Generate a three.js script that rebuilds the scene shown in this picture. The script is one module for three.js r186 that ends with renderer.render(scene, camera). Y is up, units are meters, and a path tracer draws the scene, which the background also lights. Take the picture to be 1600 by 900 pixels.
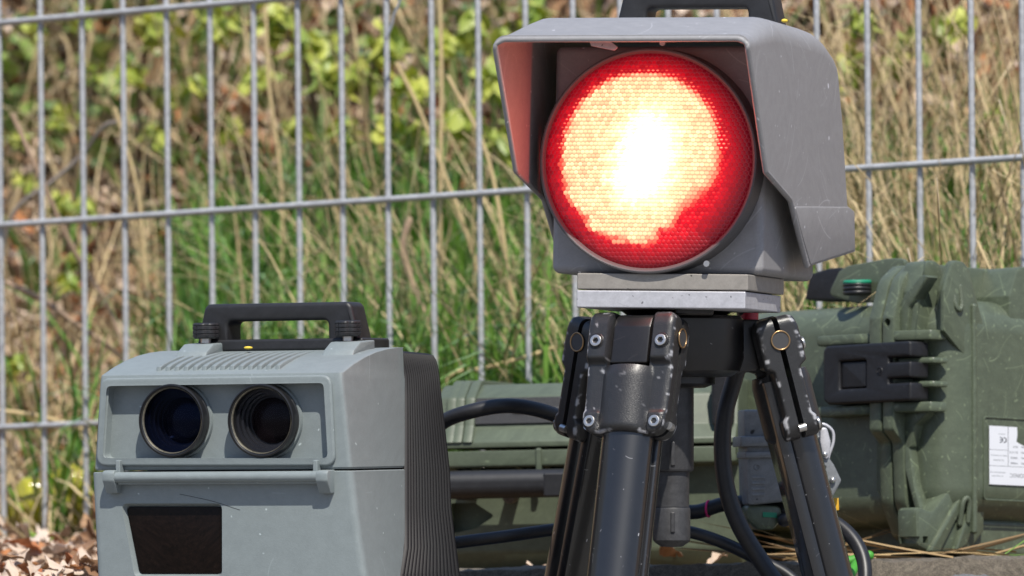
import * as THREE from 'three';
import { RoundedBoxGeometry } from 'three/addons/geometries/RoundedBoxGeometry.js';
import { mergeGeometries, toCreasedNormals, mergeVertices } from 'three/addons/utils/BufferGeometryUtils.js';
import { ImprovedNoise } from 'three/addons/math/ImprovedNoise.js';
import { Brush, Evaluator, SUBTRACTION, INTERSECTION } from 'three-bvh-csg';

// ------------------------------------------------------------------ camera, sky, sun, exposure
const V3 = THREE.Vector3, V2 = THREE.Vector2;
const FPX = 9600, CX = 800, CY = 770, EYE = 0.058;          // focal length in photo pixels, principal point, eye height above the verge
const scene = new THREE.Scene();
const camera = new THREE.PerspectiveCamera(2 * Math.atan(CY / FPX) * 180 / Math.PI, 1600 / (2 * CY), 0.1, 400);
camera.setViewOffset(1600, 2 * CY, 0, 0, 1600, 900);
camera.position.set(0, EYE, 0);
camera.focus = 4.84;
camera.userData.fStop = 10.5;
camera.updateProjectionMatrix();
const renderer = new THREE.WebGLRenderer({ antialias: true });
renderer.toneMapping = THREE.LinearToneMapping;
renderer.toneMappingExposure = 1.1;
renderer.shadowMap.enabled = true;
renderer.shadowMap.type = THREE.PCFSoftShadowMap;
const SUN_AZ = 11.5 * Math.PI / 180, SUN_EL = 54.5 * Math.PI / 180;   // behind the camera, a little to its right
const sunDir = new V3(Math.sin(SUN_AZ) * Math.cos(SUN_EL), Math.sin(SUN_EL), Math.cos(SUN_AZ) * Math.cos(SUN_EL));
// hazy spring sky, the same all round but for a soft brightening about the sun
const SW = 256, SH = 128, skyData = new Float32Array(SW * SH * 4);
for (let j = 0; j < SH; j++) for (let i = 0; i < SW; i++) {
  const el = ((j + 0.5) / SH - 0.5) * Math.PI, az = ((i + 0.5) / SW - 0.5) * 2 * Math.PI, d = new V3(Math.cos(el) * Math.cos(az), Math.sin(el), Math.cos(el) * Math.sin(az));
  const t = Math.pow(Math.max(0, Math.sin(el)), 0.6), halo = 0.35 * Math.pow(Math.max(0, d.dot(sunDir)), 12), k = (j * SW + i) * 4, below = el < 0;
  skyData[k] = below ? 0.3 : 0.52 + (0.13 - 0.52) * t + halo; skyData[k + 1] = below ? 0.3 : 0.58 + (0.26 - 0.58) * t + halo * 0.97; skyData[k + 2] = below ? 0.3 : 0.68 + (0.56 - 0.68) * t + halo * 0.9; skyData[k + 3] = 1;
}
const skyTexture = new THREE.DataTexture(skyData, SW, SH, THREE.RGBAFormat, THREE.FloatType);
skyTexture.mapping = THREE.EquirectangularReflectionMapping; skyTexture.magFilter = THREE.LinearFilter; skyTexture.needsUpdate = true;
scene.background = skyTexture; scene.environment = skyTexture;
const sun = new THREE.DirectionalLight(new THREE.Color(1, 0.95, 0.86), 4.9);
sun.position.copy(sunDir).multiplyScalar(12).add(new V3(0, 0, -5.5));
sun.target.position.set(0, 0, -5.5);
sun.castShadow = true; sun.shadow.radius = 1.0; sun.shadow.mapSize.set(4096, 4096);
Object.assign(sun.shadow.camera, { left: -3, right: 3, top: 3, bottom: -3, near: 1, far: 30 });
scene.add(sun, sun.target);

// ------------------------------------------------------------------ helpers
let seed = 20240511;
const rnd = () => { seed = (seed + 0x6D2B79F5) | 0; let t = Math.imul(seed ^ (seed >>> 15), 1 | seed); t = (t + Math.imul(t ^ (t >>> 7), 61 | t)) ^ t; return ((t ^ (t >>> 14)) >>> 0) / 4294967296; };
const rr = (a, b) => a + (b - a) * rnd();
const gauss = () => (rnd() + rnd() + rnd() - 1.5) / 1.5;
const IN = new ImprovedNoise();
const fbm = (x, y, z = 0, o = 4) => { let s = 0, a = 0.5; for (let i = 0; i < o; i++) { s += a * IN.noise(x, y, z); x *= 2.03; y *= 2.03; z *= 2.03; a *= 0.5; } return s; };
const clamp = (x, a = 0, b = 1) => Math.min(b, Math.max(a, x));
const sstep = (a, b, x) => { const t = clamp((x - a) / (b - a)); return t * t * (3 - 2 * t); };
const lerp = (a, b, t) => a + (b - a) * t;
const P = (px, py, D) => new V3((px - CX) / FPX * D, EYE - (py - CY) / FPX * D, -D);
const used = {};
const numbered = (n) => { const k = used[n] = (used[n] ?? -1) + 1; return k ? n + '_' + String(k).padStart(3, '0') : n; };
function shadows(o) { o.castShadow = true; o.receiveShadow = true; return o; }
function thing(name, label, category, group) {
  const o = new THREE.Group(); o.name = numbered(name); o.rotation.order = 'YXZ';
  o.userData = { label, category }; if (group) o.userData.group = group; scene.add(o); return o;
}
function single(name, geo, m, label, category, group) {
  const o = shadows(new THREE.Mesh(geo, m)); o.name = numbered(name); o.userData = { label, category }; if (group) o.userData.group = group; scene.add(o); return o;
}
function part(name, geo, m, parent, label) { const o = shadows(new THREE.Mesh(geo, m)); o.name = name; if (label) o.userData.label = label; parent.add(o); return o; }
function structure(name, geo, m) { const o = shadows(new THREE.Mesh(geo, m)); o.name = numbered(name); o.userData = { kind: 'structure' }; scene.add(o); return o; }
// pixel -> local coordinates on a plane of a placed group
function tracer(group) {
  group.updateMatrixWorld(true);
  const inv = group.matrixWorld.clone().invert(), o = camera.position.clone().applyMatrix4(inv);
  const dir = (px, py) => P(px, py, 1).applyMatrix4(inv).sub(o);
  const hit = (ax) => (px, py, v) => { const d = dir(px, py); return o.clone().addScaledVector(d, (v - o[ax]) / d[ax]); };
  return { z: hit('z'), x: hit('x'), y: hit('y') };
}
// uv in metres from the dominant direction of each face
function boxUV(geo, scale = 1) {
  let g = geo.index ? geo.toNonIndexed() : geo;
  if (!g.attributes.normal) g.computeVertexNormals();
  const p = g.attributes.position, uv = new Float32Array(p.count * 2), a = new V3(), b = new V3(), c = new V3();
  for (let i = 0; i < p.count; i += 3) {
    a.fromBufferAttribute(p, i); b.fromBufferAttribute(p, i + 1); c.fromBufferAttribute(p, i + 2);
    const n = b.clone().sub(a).cross(c.clone().sub(a)), x = Math.abs(n.x), y = Math.abs(n.y), z = Math.abs(n.z);
    [a, b, c].forEach((q, k) => {
      const [u, v] = x > y && x > z ? [q.z + 0.37, q.y] : y > z ? [q.x, q.z + 0.71] : [q.x, q.y];
      uv[(i + k) * 2] = u * scale; uv[(i + k) * 2 + 1] = v * scale;
    });
  }
  g.setAttribute('uv', new THREE.BufferAttribute(uv, 2)); return g;
}
const creased = (g, rad) => toCreasedNormals(g.clone().scale(1000, 1000, 1000), rad).scale(0.001, 0.001, 0.001);   // that helper joins points closer than 1 cm, so work in millimetres
const crease = (g, deg = 35) => boxUV(creased(g, deg * Math.PI / 180));
function at(geo, x = 0, y = 0, z = 0, rx = 0, ry = 0, rz = 0) { return geo.clone().applyMatrix4(new THREE.Matrix4().compose(new V3(x, y, z), new THREE.Quaternion().setFromEuler(new THREE.Euler(rx, ry, rz, 'YXZ')), new V3(1, 1, 1))); }
const rbox = (w, h, d, r = 0.002, s = 2) => boxUV(new RoundedBoxGeometry(w, h, d, s, Math.min(r, w / 2.01, h / 2.01, d / 2.01)));
const cyl = (r0, r1, h, n = 32, open = false) => boxUV(new THREE.CylinderGeometry(r0, r1, h, n, 1, open));
function merge(list) { return mergeGeometries(list.map((g) => { const q = g.index ? g.toNonIndexed() : g.clone(); for (const k of Object.keys(q.attributes)) if (!['position', 'normal', 'uv'].includes(k)) q.deleteAttribute(k); if (!q.attributes.uv) boxUV(q); return q; })); }
// rounded corners on a polygon: pts [[x, y], ...] counter-clockwise or clockwise
function roundPoly(pts, r, seg = 5) {
  const out = [], n = pts.length;
  for (let i = 0; i < n; i++) {
    const p = new V2(...pts[i]), a = new V2(...pts[(i + n - 1) % n]), b = new V2(...pts[(i + 1) % n]);
    const rad = Array.isArray(r) ? r[i] : r, u = a.clone().sub(p), v = b.clone().sub(p), lu = u.length(), lv = v.length();
    u.normalize(); v.normalize();
    const half = Math.acos(clamp(u.dot(v), -1, 1)) / 2, d = Math.min(rad / Math.tan(half), lu * 0.48, lv * 0.48);
    if (d < 1e-5) { out.push([p.x, p.y]); continue; }
    const s = p.clone().addScaledVector(u, d), e = p.clone().addScaledVector(v, d);
    for (let k = 0; k <= seg; k++) { const t = k / seg, q = s.clone().multiplyScalar((1 - t) ** 2).addScaledVector(p, 2 * t * (1 - t)).addScaledVector(e, t * t); out.push([q.x, q.y]); }
  }
  return out;
}
const shapeOf = (pts) => new THREE.Shape(pts.map(([x, y]) => new V2(x, y)));
function extrude(pts, depth, bevel = 0.001, holes = [], seg = 2) {
  const s = shapeOf(pts); for (const h of holes) s.holes.push(new THREE.Path(h.map(([x, y]) => new V2(x, y))));
  const b = Math.min(bevel, depth / 2.2);
  const g = new THREE.ExtrudeGeometry(s, { depth: Math.max(depth - 2 * b, 1e-4), bevelEnabled: b > 0, bevelThickness: b, bevelSize: b, bevelOffset: -b, bevelSegments: seg, curveSegments: 12 });
  g.translate(0, 0, b); return crease(g, 40);
}
// closed loops of equal length, joined; ends capped
function loft(loops, deg = 35, caps = true) {
  const n = loops[0].length, pos = [], idx = [];
  for (const l of loops) for (const p of l) pos.push(p.x, p.y, p.z);
  for (let k = 0; k < loops.length - 1; k++) for (let i = 0; i < n; i++) { const a = k * n + i, b = k * n + (i + 1) % n; idx.push(a, b, a + n, b, b + n, a + n); }
  if (caps) for (const [k, flip] of [[0, 1], [loops.length - 1, 0]]) {
    const l = loops[k], c = l[0].clone().sub(l[Math.floor(n / 3)]).cross(l[Math.floor(2 * n / 3)].clone().sub(l[Math.floor(n / 3)]));
    const ax = Math.abs(c.x) > Math.abs(c.y) && Math.abs(c.x) > Math.abs(c.z) ? ['y', 'z'] : Math.abs(c.y) > Math.abs(c.z) ? ['x', 'z'] : ['x', 'y'];
    const c2 = l.map((p) => new V2(p[ax[0]], p[ax[1]])), f = THREE.ShapeUtils.triangulateShape(c2, []);
    const area = THREE.ShapeUtils.area(c2) > 0;
    for (const [a, b, d] of f) { const o = k * n; (flip === 1) === area ? idx.push(o + a, o + d, o + b) : idx.push(o + a, o + b, o + d); }
  }
  const g = new THREE.BufferGeometry(); g.setAttribute('position', new THREE.Float32BufferAttribute(pos, 3)); g.setIndex(idx);
  return crease(fixWinding(g), deg);
}
// make a closed mesh point outwards (signed volume)
function fixWinding(g) {
  const p = g.attributes.position, ix = g.index.array; let vol = 0; const a = new V3(), b = new V3(), c = new V3();
  for (let i = 0; i < ix.length; i += 3) { a.fromBufferAttribute(p, ix[i]); b.fromBufferAttribute(p, ix[i + 1]); c.fromBufferAttribute(p, ix[i + 2]); vol += a.dot(b.cross(c)); }
  if (vol < 0) { for (let i = 0; i < ix.length; i += 3) { const t = ix[i]; ix[i] = ix[i + 1]; ix[i + 1] = t; } }
  return g;
}
const evaluator = new Evaluator(); evaluator.attributes = ['position', 'normal', 'uv']; evaluator.useGroups = false;
function csg(a, b, op) { const A = new Brush(a), B = new Brush(b); A.updateMatrixWorld(); B.updateMatrixWorld(); return boxUV(evaluator.evaluate(A, B, op).geometry); }
function tube(points, r, seg = 48, rad = 12, closed = false) { return new THREE.TubeGeometry(new THREE.CatmullRomCurve3(points, closed, 'centripetal'), seg, r, rad, closed); }
function capped(points, r, seg = 48, rad = 12) { const e = points[points.length - 1]; return merge([tube(points, r, seg, rad), at(new THREE.SphereGeometry(r * 0.99, rad, 8), ...points[0].toArray()), at(new THREE.SphereGeometry(r * 0.99, rad, 8), ...e.toArray())]); }

// ------------------------------------------------------------------ textures (what the surfaces are made of)
function tex(w, h, fn, srgb = true, rep = 1) {
  const d = new Uint8Array(w * h * 4);
  for (let y = 0; y < h; y++) for (let x = 0; x < w; x++) { const c = fn(x / w, y / h, x, y), i = (y * w + x) * 4; d[i] = clamp(c[0]) * 255; d[i + 1] = clamp(c[1]) * 255; d[i + 2] = clamp(c[2]) * 255; d[i + 3] = 255; }
  const t = new THREE.DataTexture(d, w, h); t.wrapS = t.wrapT = THREE.RepeatWrapping; t.magFilter = THREE.LinearFilter; t.minFilter = THREE.LinearMipmapLinearFilter;
  if (srgb) t.colorSpace = THREE.SRGBColorSpace; t.repeat.set(rep, rep); t.needsUpdate = true; return t;
}
// tileable noise
const tn = (u, v, f, z, o = 3) => { const a = u * 2 * Math.PI, b = v * 2 * Math.PI, k = f / 6.283; return fbm(Math.cos(a) * k + 11 + z, Math.sin(a) * k + Math.cos(b) * k * 1.3 + 5, Math.sin(b) * k * 1.1 + z * 1.7, o); };
// a worn surface: mottling, dust specks, chips and thin scratches
function wearMap(size, { mottle = 0.08, specks = 0, speckSize = [1, 2], speck = [1, 1, 1], scratches = 0, scratchLen = [20, 80], scratch = 0.6, base = [1, 1, 1], rep = 4, thick = 1, dust = 0, dustCol = [0.6, 0.55, 0.48] }) {
  const c = document.createElement('canvas'); c.width = c.height = size; const x = c.getContext('2d');
  const im = x.createImageData(size, size);
  for (let j = 0; j < size; j++) for (let i = 0; i < size; i++) {
    const u = i / size, v = j / size, m = 1 + mottle * (tn(u, v, 26, 1) + 0.6 * tn(u, v, 110, 7, 2)) + (rnd() - 0.5) * mottle * 0.5, q = (j * size + i) * 4;
    const dd = dust * sstep(0.02, 0.4, tn(u, v, 40, 4) + (rnd() - 0.5) * 0.35);
    for (let k = 0; k < 3; k++) im.data[q + k] = 255 * clamp(lerp(base[k] * m, dustCol[k], dd));
    im.data[q + 3] = 255;
  }
  x.putImageData(im, 0, 0);
  const css = (k, a) => `rgba(${Math.round(255 * k[0])},${Math.round(255 * k[1])},${Math.round(255 * k[2])},${a})`;
  for (let s = 0; s < scratches; s++) {
    const px = rnd() * size, py = rnd() * size, an = rr(0, 6.283), L = rr(...scratchLen), w = rr(0.5, 1.3), al = scratch * rr(0.3, 1), bend = rr(-0.25, 0.25) * L;
    x.strokeStyle = css(speck, al); x.lineWidth = w * thick;
    for (const ox of [-size, 0, size]) for (const oy of [-size, 0, size]) { x.beginPath(); x.moveTo(px + ox, py + oy); x.quadraticCurveTo(px + ox + Math.cos(an) * L / 2 - Math.sin(an) * bend, py + oy + Math.sin(an) * L / 2 + Math.cos(an) * bend, px + ox + Math.cos(an) * L, py + oy + Math.sin(an) * L); x.stroke(); }
  }
  for (let s = 0; s < specks; s++) {
    const px = rnd() * size, py = rnd() * size, r = rr(...speckSize) * (rnd() < 0.08 ? 2 : 1); x.fillStyle = css(speck, rr(0.35, 1));
    x.beginPath(); x.ellipse(px, py, r * rr(0.4, 1), r * rr(0.6, 1.8), rr(0, 3), 0, 6.3); x.fill();
  }
  const t = new THREE.CanvasTexture(c); t.wrapS = t.wrapT = THREE.RepeatWrapping; t.colorSpace = THREE.SRGBColorSpace; t.magFilter = THREE.LinearFilter; t.repeat.set(rep, rep); return t;
}
const grainBump = tex(256, 256, (u, v) => { const n = 0.5 + 0.5 * (rnd() - 0.5) + 0.3 * tn(u, v, 60, 3); return [n, n, n]; }, false);
const bumpRep = (t, r) => { const c = t.clone(); c.repeat.set(r, r); c.needsUpdate = true; return c; };
const lin = (r, g, b) => new THREE.Color().setRGB(r, g, b);
const M = {};
const std = (o) => new THREE.MeshStandardMaterial(o), phys = (o) => new THREE.MeshPhysicalMaterial(o);
M.boxGrey = std({ color: lin(0.63, 0.725, 0.735), roughness: 0.5, map: wearMap(512, { mottle: 0.055, specks: 40, speckSize: [0.6, 1.6], scratches: 9, scratchLen: [10, 50], scratch: 0.28, thick: 1.2, base: [0.605, 0.605, 0.605], rep: 3.5 }), bumpMap: bumpRep(grainBump, 12), bumpScale: 0.00012 });
M.flashGrey = std({ color: lin(0.78, 0.76, 0.772), roughness: 0.5, map: wearMap(512, { mottle: 0.07, specks: 70, speckSize: [0.7, 2], speck: [0.98, 0.98, 1], scratches: 30, scratchLen: [12, 120], scratch: 0.5, thick: 1.5, base: [0.62, 0.62, 0.62], rep: 4 }), bumpMap: bumpRep(grainBump, 12), bumpScale: 0.00012 });
M.blackPlastic = std({ color: lin(0.028, 0.028, 0.031), roughness: 0.48, map: wearMap(512, { mottle: 0.2, specks: 120, speckSize: [0.5, 1.4], speck: [1, 1, 1], base: [0.8, 0.8, 0.8], dust: 0.12, dustCol: [1, 1, 1], rep: 5 }), bumpMap: bumpRep(grainBump, 14), bumpScale: 0.0001 });
M.fins = std({ color: lin(0.022, 0.018, 0.019), roughness: 0.55, map: wearMap(512, { mottle: 0.3, specks: 260, speckSize: [0.5, 1.3], speck: [1, 1, 1], base: [0.42, 0.39, 0.4], dust: 0.05, dustCol: [0.85, 0.8, 0.78], rep: 5 }) });
M.rubber = std({ color: lin(0.021, 0.021, 0.024), roughness: 0.42, map: wearMap(256, { mottle: 0.2, specks: 25, base: [0.85, 0.85, 0.85], dust: 0.16, dustCol: [1, 0.97, 0.92], rep: 6 }) });
M.legPaint = phys({ color: lin(0.5, 0.5, 0.52), roughness: 0.4, clearcoat: 1, clearcoatRoughness: 0.12, map: wearMap(1024, { mottle: 0.3, specks: 170, speckSize: [0.6, 2.2], speck: [0.95, 0.95, 0.95], scratches: 40, scratchLen: [4, 30], scratch: 0.9, thick: 2, base: [0.1, 0.1, 0.11], rep: 4 }) });
M.castBlack = phys({ color: lin(1, 1, 1), vertexColors: true, roughness: 0.42, clearcoat: 0.25, clearcoatRoughness: 0.3, bumpMap: bumpRep(grainBump, 16), bumpScale: 0.0003, map: wearMap(512, { mottle: 0.15, base: [0.9, 0.9, 0.92], rep: 6 }) });   // paint and bare metal come as vertex colours
M.hubBlack = phys({ color: lin(0.5, 0.48, 0.48), roughness: 0.36, clearcoat: 0.2, clearcoatRoughness: 0.3, map: wearMap(512, { mottle: 0.25, specks: 40, scratches: 30, scratchLen: [8, 50], scratch: 0.4, base: [0.16, 0.155, 0.155], rep: 5 }) });
M.column = std({ color: lin(0.06, 0.06, 0.064), roughness: 0.5, map: wearMap(256, { mottle: 0.25, specks: 60, base: [0.85, 0.85, 0.85], dust: 0.2, dustCol: [1, 1, 1], rep: 6 }) });
M.steel = std({ color: lin(0.55, 0.54, 0.52), metalness: 0.9, roughness: 0.32 });
M.brass = std({ color: lin(0.42, 0.27, 0.14), metalness: 0.9, roughness: 0.35 });
M.champagne = std({ color: lin(0.5, 0.46, 0.36), metalness: 0.75, roughness: 0.34, map: wearMap(256, { mottle: 0.25, specks: 60, speck: [0.25, 0.22, 0.2], base: [0.85, 0.85, 0.85], rep: 20 }) });
M.alu = std({ color: lin(0.62, 0.62, 0.64), metalness: 0.35, roughness: 0.5, map: wearMap(512, { mottle: 0.1, specks: 150, speckSize: [0.5, 1.6], speck: [0.12, 0.12, 0.13], scratches: 30, scratch: 0.3, base: [0.92, 0.92, 0.93], rep: 6 }) });
M.aluDull = std({ color: lin(0.42, 0.4, 0.38), metalness: 0.2, roughness: 0.6, map: wearMap(512, { mottle: 0.1, specks: 30, speck: [0.2, 0.2, 0.2], base: [0.85, 0.84, 0.82], rep: 5 }) });
const OLIVE = lin(0.18, 0.22, 0.146);
M.caseGreen = std({ color: OLIVE, roughness: 0.38, map: wearMap(1024, { mottle: 0.12, specks: 900, speckSize: [1, 4.2], speck: [1, 1, 0.97], scratches: 240, scratchLen: [8, 90], scratch: 0.9, thick: 3, base: [0.72, 0.72, 0.72], dust: 0.16, dustCol: [1, 1, 0.98], rep: 3 }), bumpMap: bumpRep(grainBump, 9), bumpScale: 0.0002 });
M.caseGreenFar = std({ color: OLIVE, roughness: 0.5, map: wearMap(512, { mottle: 0.12, specks: 60, speckSize: [0.8, 1.8], speck: [1, 1, 0.97], scratches: 14, scratch: 0.3, thick: 1.5, base: [0.72, 0.72, 0.72], dust: 0.16, dustCol: [1, 1, 0.98], rep: 3 }) });
M.latch = std({ color: lin(0.032, 0.032, 0.036), roughness: 0.5, map: wearMap(512, { mottle: 0.3, specks: 260, speckSize: [0.8, 2.4], speck: [1, 1, 1], scratches: 90, scratchLen: [6, 50], scratch: 0.7, thick: 2, base: [0.55, 0.55, 0.57], dust: 0.18, dustCol: [1, 1, 1], rep: 6 }), bumpMap: bumpRep(grainBump, 14), bumpScale: 0.0002 });
M.fence = std({ color: lin(0.5, 0.51, 0.53), metalness: 0.1, roughness: 0.5, map: wearMap(512, { mottle: 0.2, specks: 80, speck: [0.35, 0.36, 0.38], base: [0.9, 0.9, 0.9], rep: 5 }) });
M.connector = std({ color: lin(0.26, 0.275, 0.29), roughness: 0.5, metalness: 0.15, map: wearMap(256, { mottle: 0.15, specks: 50, speck: [0.2, 0.2, 0.2], base: [0.85, 0.85, 0.85], rep: 6 }) });
M.dark = std({ color: lin(0.012, 0.012, 0.013), roughness: 0.6 });
M.red = std({ color: lin(0.4, 0.02, 0.04), roughness: 0.45 });
M.yellowTag = std({ color: lin(0.7, 0.38, 0.02), roughness: 0.6 });
M.greenPlastic = std({ color: lin(0.01, 0.22, 0.12), roughness: 0.5 });
M.limeCord = std({ color: lin(0.06, 0.3, 0.03), roughness: 0.55 });
M.pink = std({ color: lin(0.75, 0.03, 0.2), roughness: 0.6 });
M.petal = std({ color: lin(0.75, 0.55, 0.06), roughness: 0.7 });

// ------------------------------------------------------------------ the setting: road, kerb stones, ground that rises behind the fence
const FA = P(0, 352, 6.06), FB = P(1600, 246, 5.5);               // the fence's middle rail
const fenceD = (x) => lerp(-FA.z, -FB.z, (x - FA.x) / (FB.x - FA.x));
function groundHeight(x, z) {
  const D = -z, t = D - clamp(fenceD(x), 4.9, 6.9) - 0.12;
  let h = 0.012 * fbm(x * 3.1, z * 3.1, 2) + 0.006 * fbm(x * 17, z * 17, 4);
  h += (0.024 * clamp(x, -0.6, 0.6) - 0.012) * sstep(5.9, 5.4, D);
  if (t > 0) { const s = t * t / (t + 0.25); h += 0.6 * Math.min(s, 2.6) + 0.12 * Math.max(0, Math.min(s - 2.6, 12)) + sstep(0, 0.6, t) * (0.12 * fbm(x * 1.7, z * 1.7, 9) + 0.05 * fbm(x * 5, z * 5, 3)); }
  return h;
}
{
  const spread = (lo, hi, step, far) => { const a = []; for (let v = lo; v <= hi + 1e-6; v += step) a.push(v); let s = step, v = hi; while (v < far) { s *= 1.5; v += s; a.push(v); } return a; };
  const zs = spread(5.16, 9.2, 0.035, 160), right = spread(0, 1.3, 0.035, 150), xs = [...right.slice(1).map((v) => -v).reverse(), ...right];
  const pos = [], uv = [], idx = [];
  for (const D of zs) for (const x of xs) { pos.push(x, groundHeight(x, -D), -D); uv.push(x, D); }
  const w = xs.length;
  for (let j = 0; j < zs.length - 1; j++) for (let i = 0; i < w - 1; i++) { const a = j * w + i; idx.push(a, a + 1, a + w, a + 1, a + w + 1, a + w); }
  const g = new THREE.BufferGeometry(); g.setAttribute('position', new THREE.Float32BufferAttribute(pos, 3)); g.setAttribute('uv', new THREE.Float32BufferAttribute(uv, 2)); g.setIndex(idx); g.computeVertexNormals();
  M.soil = std({ roughness: 0.95, map: tex(512, 512, (u, v) => { const n = tn(u, v, 30, 2, 4), m = tn(u, v, 90, 6, 3), k = 0.5 + 0.9 * n + 0.5 * m + rr(-0.15, 0.15), t = sstep(0.05, 0.5, m); return [lerp(0.36, 0.6, k) + 0.1 * t, lerp(0.28, 0.49, k) + 0.07 * t, lerp(0.2, 0.36, k) + 0.06 * t]; }, true, 1.4), bumpMap: bumpRep(grainBump, 5), bumpScale: 0.006 });
  structure('ground', g, M.soil);
  const road = new THREE.PlaneGeometry(300, 160); road.rotateX(-Math.PI / 2); road.translate(0, -0.12, 80 - 5.06);
  const ru = road.attributes.uv; for (let i = 0; i < ru.count; i++) ru.setXY(i, ru.getX(i) * 300, ru.getY(i) * 160);
  M.paving = std({ roughness: 0.9, color: lin(0.9, 0.9, 0.9), map: tex(512, 512, (u, v) => { const k = 0.6 + 0.08 * tn(u, v, 60, 5) + rr(-0.06, 0.06) - (rnd() < 0.03 ? 0.15 : 0); return [k, k * 0.97, k * 0.92]; }, true, 3), bumpMap: bumpRep(grainBump, 12), bumpScale: 0.003 });
  structure('pavement', road, M.paving);
  // mortar strip and granite setts of the kerb
  const kerb = new THREE.Group(); kerb.rotation.z = 0.024; kerb.position.y = -0.0095; kerb.name = 'kerb'; kerb.userData = { kind: 'structure' }; scene.add(kerb);
  M.mortar = std({ roughness: 0.95, map: tex(512, 512, (u, v) => { const k = 0.55 + 0.2 * tn(u, v, 40, 2, 4) + rr(-0.14, 0.14); return [k, k * 0.93, k * 0.83]; }, true, 6), bumpMap: bumpRep(grainBump, 30), bumpScale: 0.003 });
  M.granite = std({ roughness: 0.8, map: tex(512, 512, (u, v) => { const k = 0.55 + 0.25 * tn(u, v, 150, 8, 2) + rr(-0.2, 0.2); return [k, k * 1.005, k * 1.02]; }, true, 9), bumpMap: bumpRep(grainBump, 40), bumpScale: 0.002 });
  const rough = (w, h, d, amp, s) => { const g0 = new RoundedBoxGeometry(w, h, d, 5, 0.012); const gg = mergeVertices((g0.deleteAttribute('normal'), g0.deleteAttribute('uv'), g0), 1e-5); const p = gg.attributes.position;
    for (let i = 0; i < p.count; i++) { const x = p.getX(i), y = p.getY(i), z = p.getZ(i), n = fbm(x * 30 + s, y * 30, z * 30 + s) * amp; p.setXYZ(i, x + n, y + fbm(x * 26, z * 26 + s, s) * amp * 1.3, z + n); } gg.computeVertexNormals(); return boxUV(gg); };
  const fine = (w, h, d, amp, s) => { const g0 = new THREE.BoxGeometry(w, h, d, Math.ceil(w / 0.008), 6, Math.ceil(d / 0.008)); g0.deleteAttribute('normal'); g0.deleteAttribute('uv'); const gg = mergeVertices(g0, 1e-5), p = gg.attributes.position;
    for (let i = 0; i < p.count; i++) { const x = p.getX(i), y = p.getY(i), z = p.getZ(i); p.setXYZ(i, x, y + (y > 0 ? amp * (fbm(x * 22 + s, z * 22, s) * 1.2 + 0.6 * fbm(x * 90, z * 90 + s, s)) : 0), z + (z > 0 ? amp * 1.5 * fbm(x * 25 + s, y * 25, 3) : 0)); } gg.computeVertexNormals(); return boxUV(gg); };
  const strip = part('mortar_bed', fine(5, 0.14, 0.1, 0.006, 3), M.mortar, kerb); strip.position.set(0, -0.067, -5.16);
  let x = -1.7, k = 0; const setts = [0, 1, 2, 3].map((s) => fine(0.2 + 0.02 * s, 0.16, 0.1, 0.009, s * 7.7));
  while (x < 1.7) { const s = k % 4, w = 0.2 + 0.02 * s, st = part('kerb_stone', setts[s], M.granite, kerb); st.position.set(x + w / 2, -0.091 + rr(-0.003, 0.002), -5.055); st.rotation.y = rr(-0.015, 0.015); x += w + 0.008; k++; }
}
// welded wire fence: every rod is a part
{
  const fence = thing('wire_mesh_fence', 'galvanised welded wire mesh fence of grey upright rods and level double rods', 'fence');
  fence.position.set(0, 0, 0);
  const nrm = new V3(FB.x - FA.x, 0, FB.z - FA.z).normalize(), across = new V3(-nrm.z, 0, nrm.x);      // along the fence, and its normal
  if (across.z < 0) across.negate();
  const onFence = (px, py) => { const d = P(px, py, 1).sub(camera.position), n = across, t = FA.clone().sub(camera.position).dot(n) / d.dot(n); return camera.position.clone().addScaledVector(d, t); };
  const R = 0.0028;
  const rod = new THREE.CylinderGeometry(R, R, 1, 12, 1); { const u = rod.attributes.uv; for (let i = 0; i < u.count; i++) u.setXY(i, u.getX(i) * 0.02, u.getY(i)); }
  const put = (name, a, b) => { const o = part(name, rod, M.fence, fence), d = b.clone().sub(a); o.position.copy(a).add(b).multiplyScalar(0.5); o.scale.set(1, d.length(), 1); o.quaternion.setFromUnitVectors(new V3(0, 1, 0), d.normalize()); return o; };
  const bars = [-72, -4, 61, 126, 190, 258, 326, 394, 463, 531, 602, 672, 745, 819, 893, 967, 1042, 1118, 1195, 1274, 1353, 1433, 1515, 1595, 1677, 1760];
  for (const px of bars) {
    const a = onFence(px, -160), b = onFence(px + 9.2, 760); b.add(b.clone().sub(a).multiplyScalar(0.24)); put('upright_rod', a, b);
  }
  for (const [y0, y1] of [[-282, -454], [36, -104], [352, 246], [668, 596]]) {
    const a = onFence(-160, y0 - (y1 - y0) * 0.1), b = onFence(1800, y1 + (y1 - y0) * 0.125);
    for (const s of [1, -1]) put('level_rod', a.clone().addScaledVector(across, s * R * 1.9), b.clone().addScaledVector(across, s * R * 1.9));
  }
}

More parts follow.
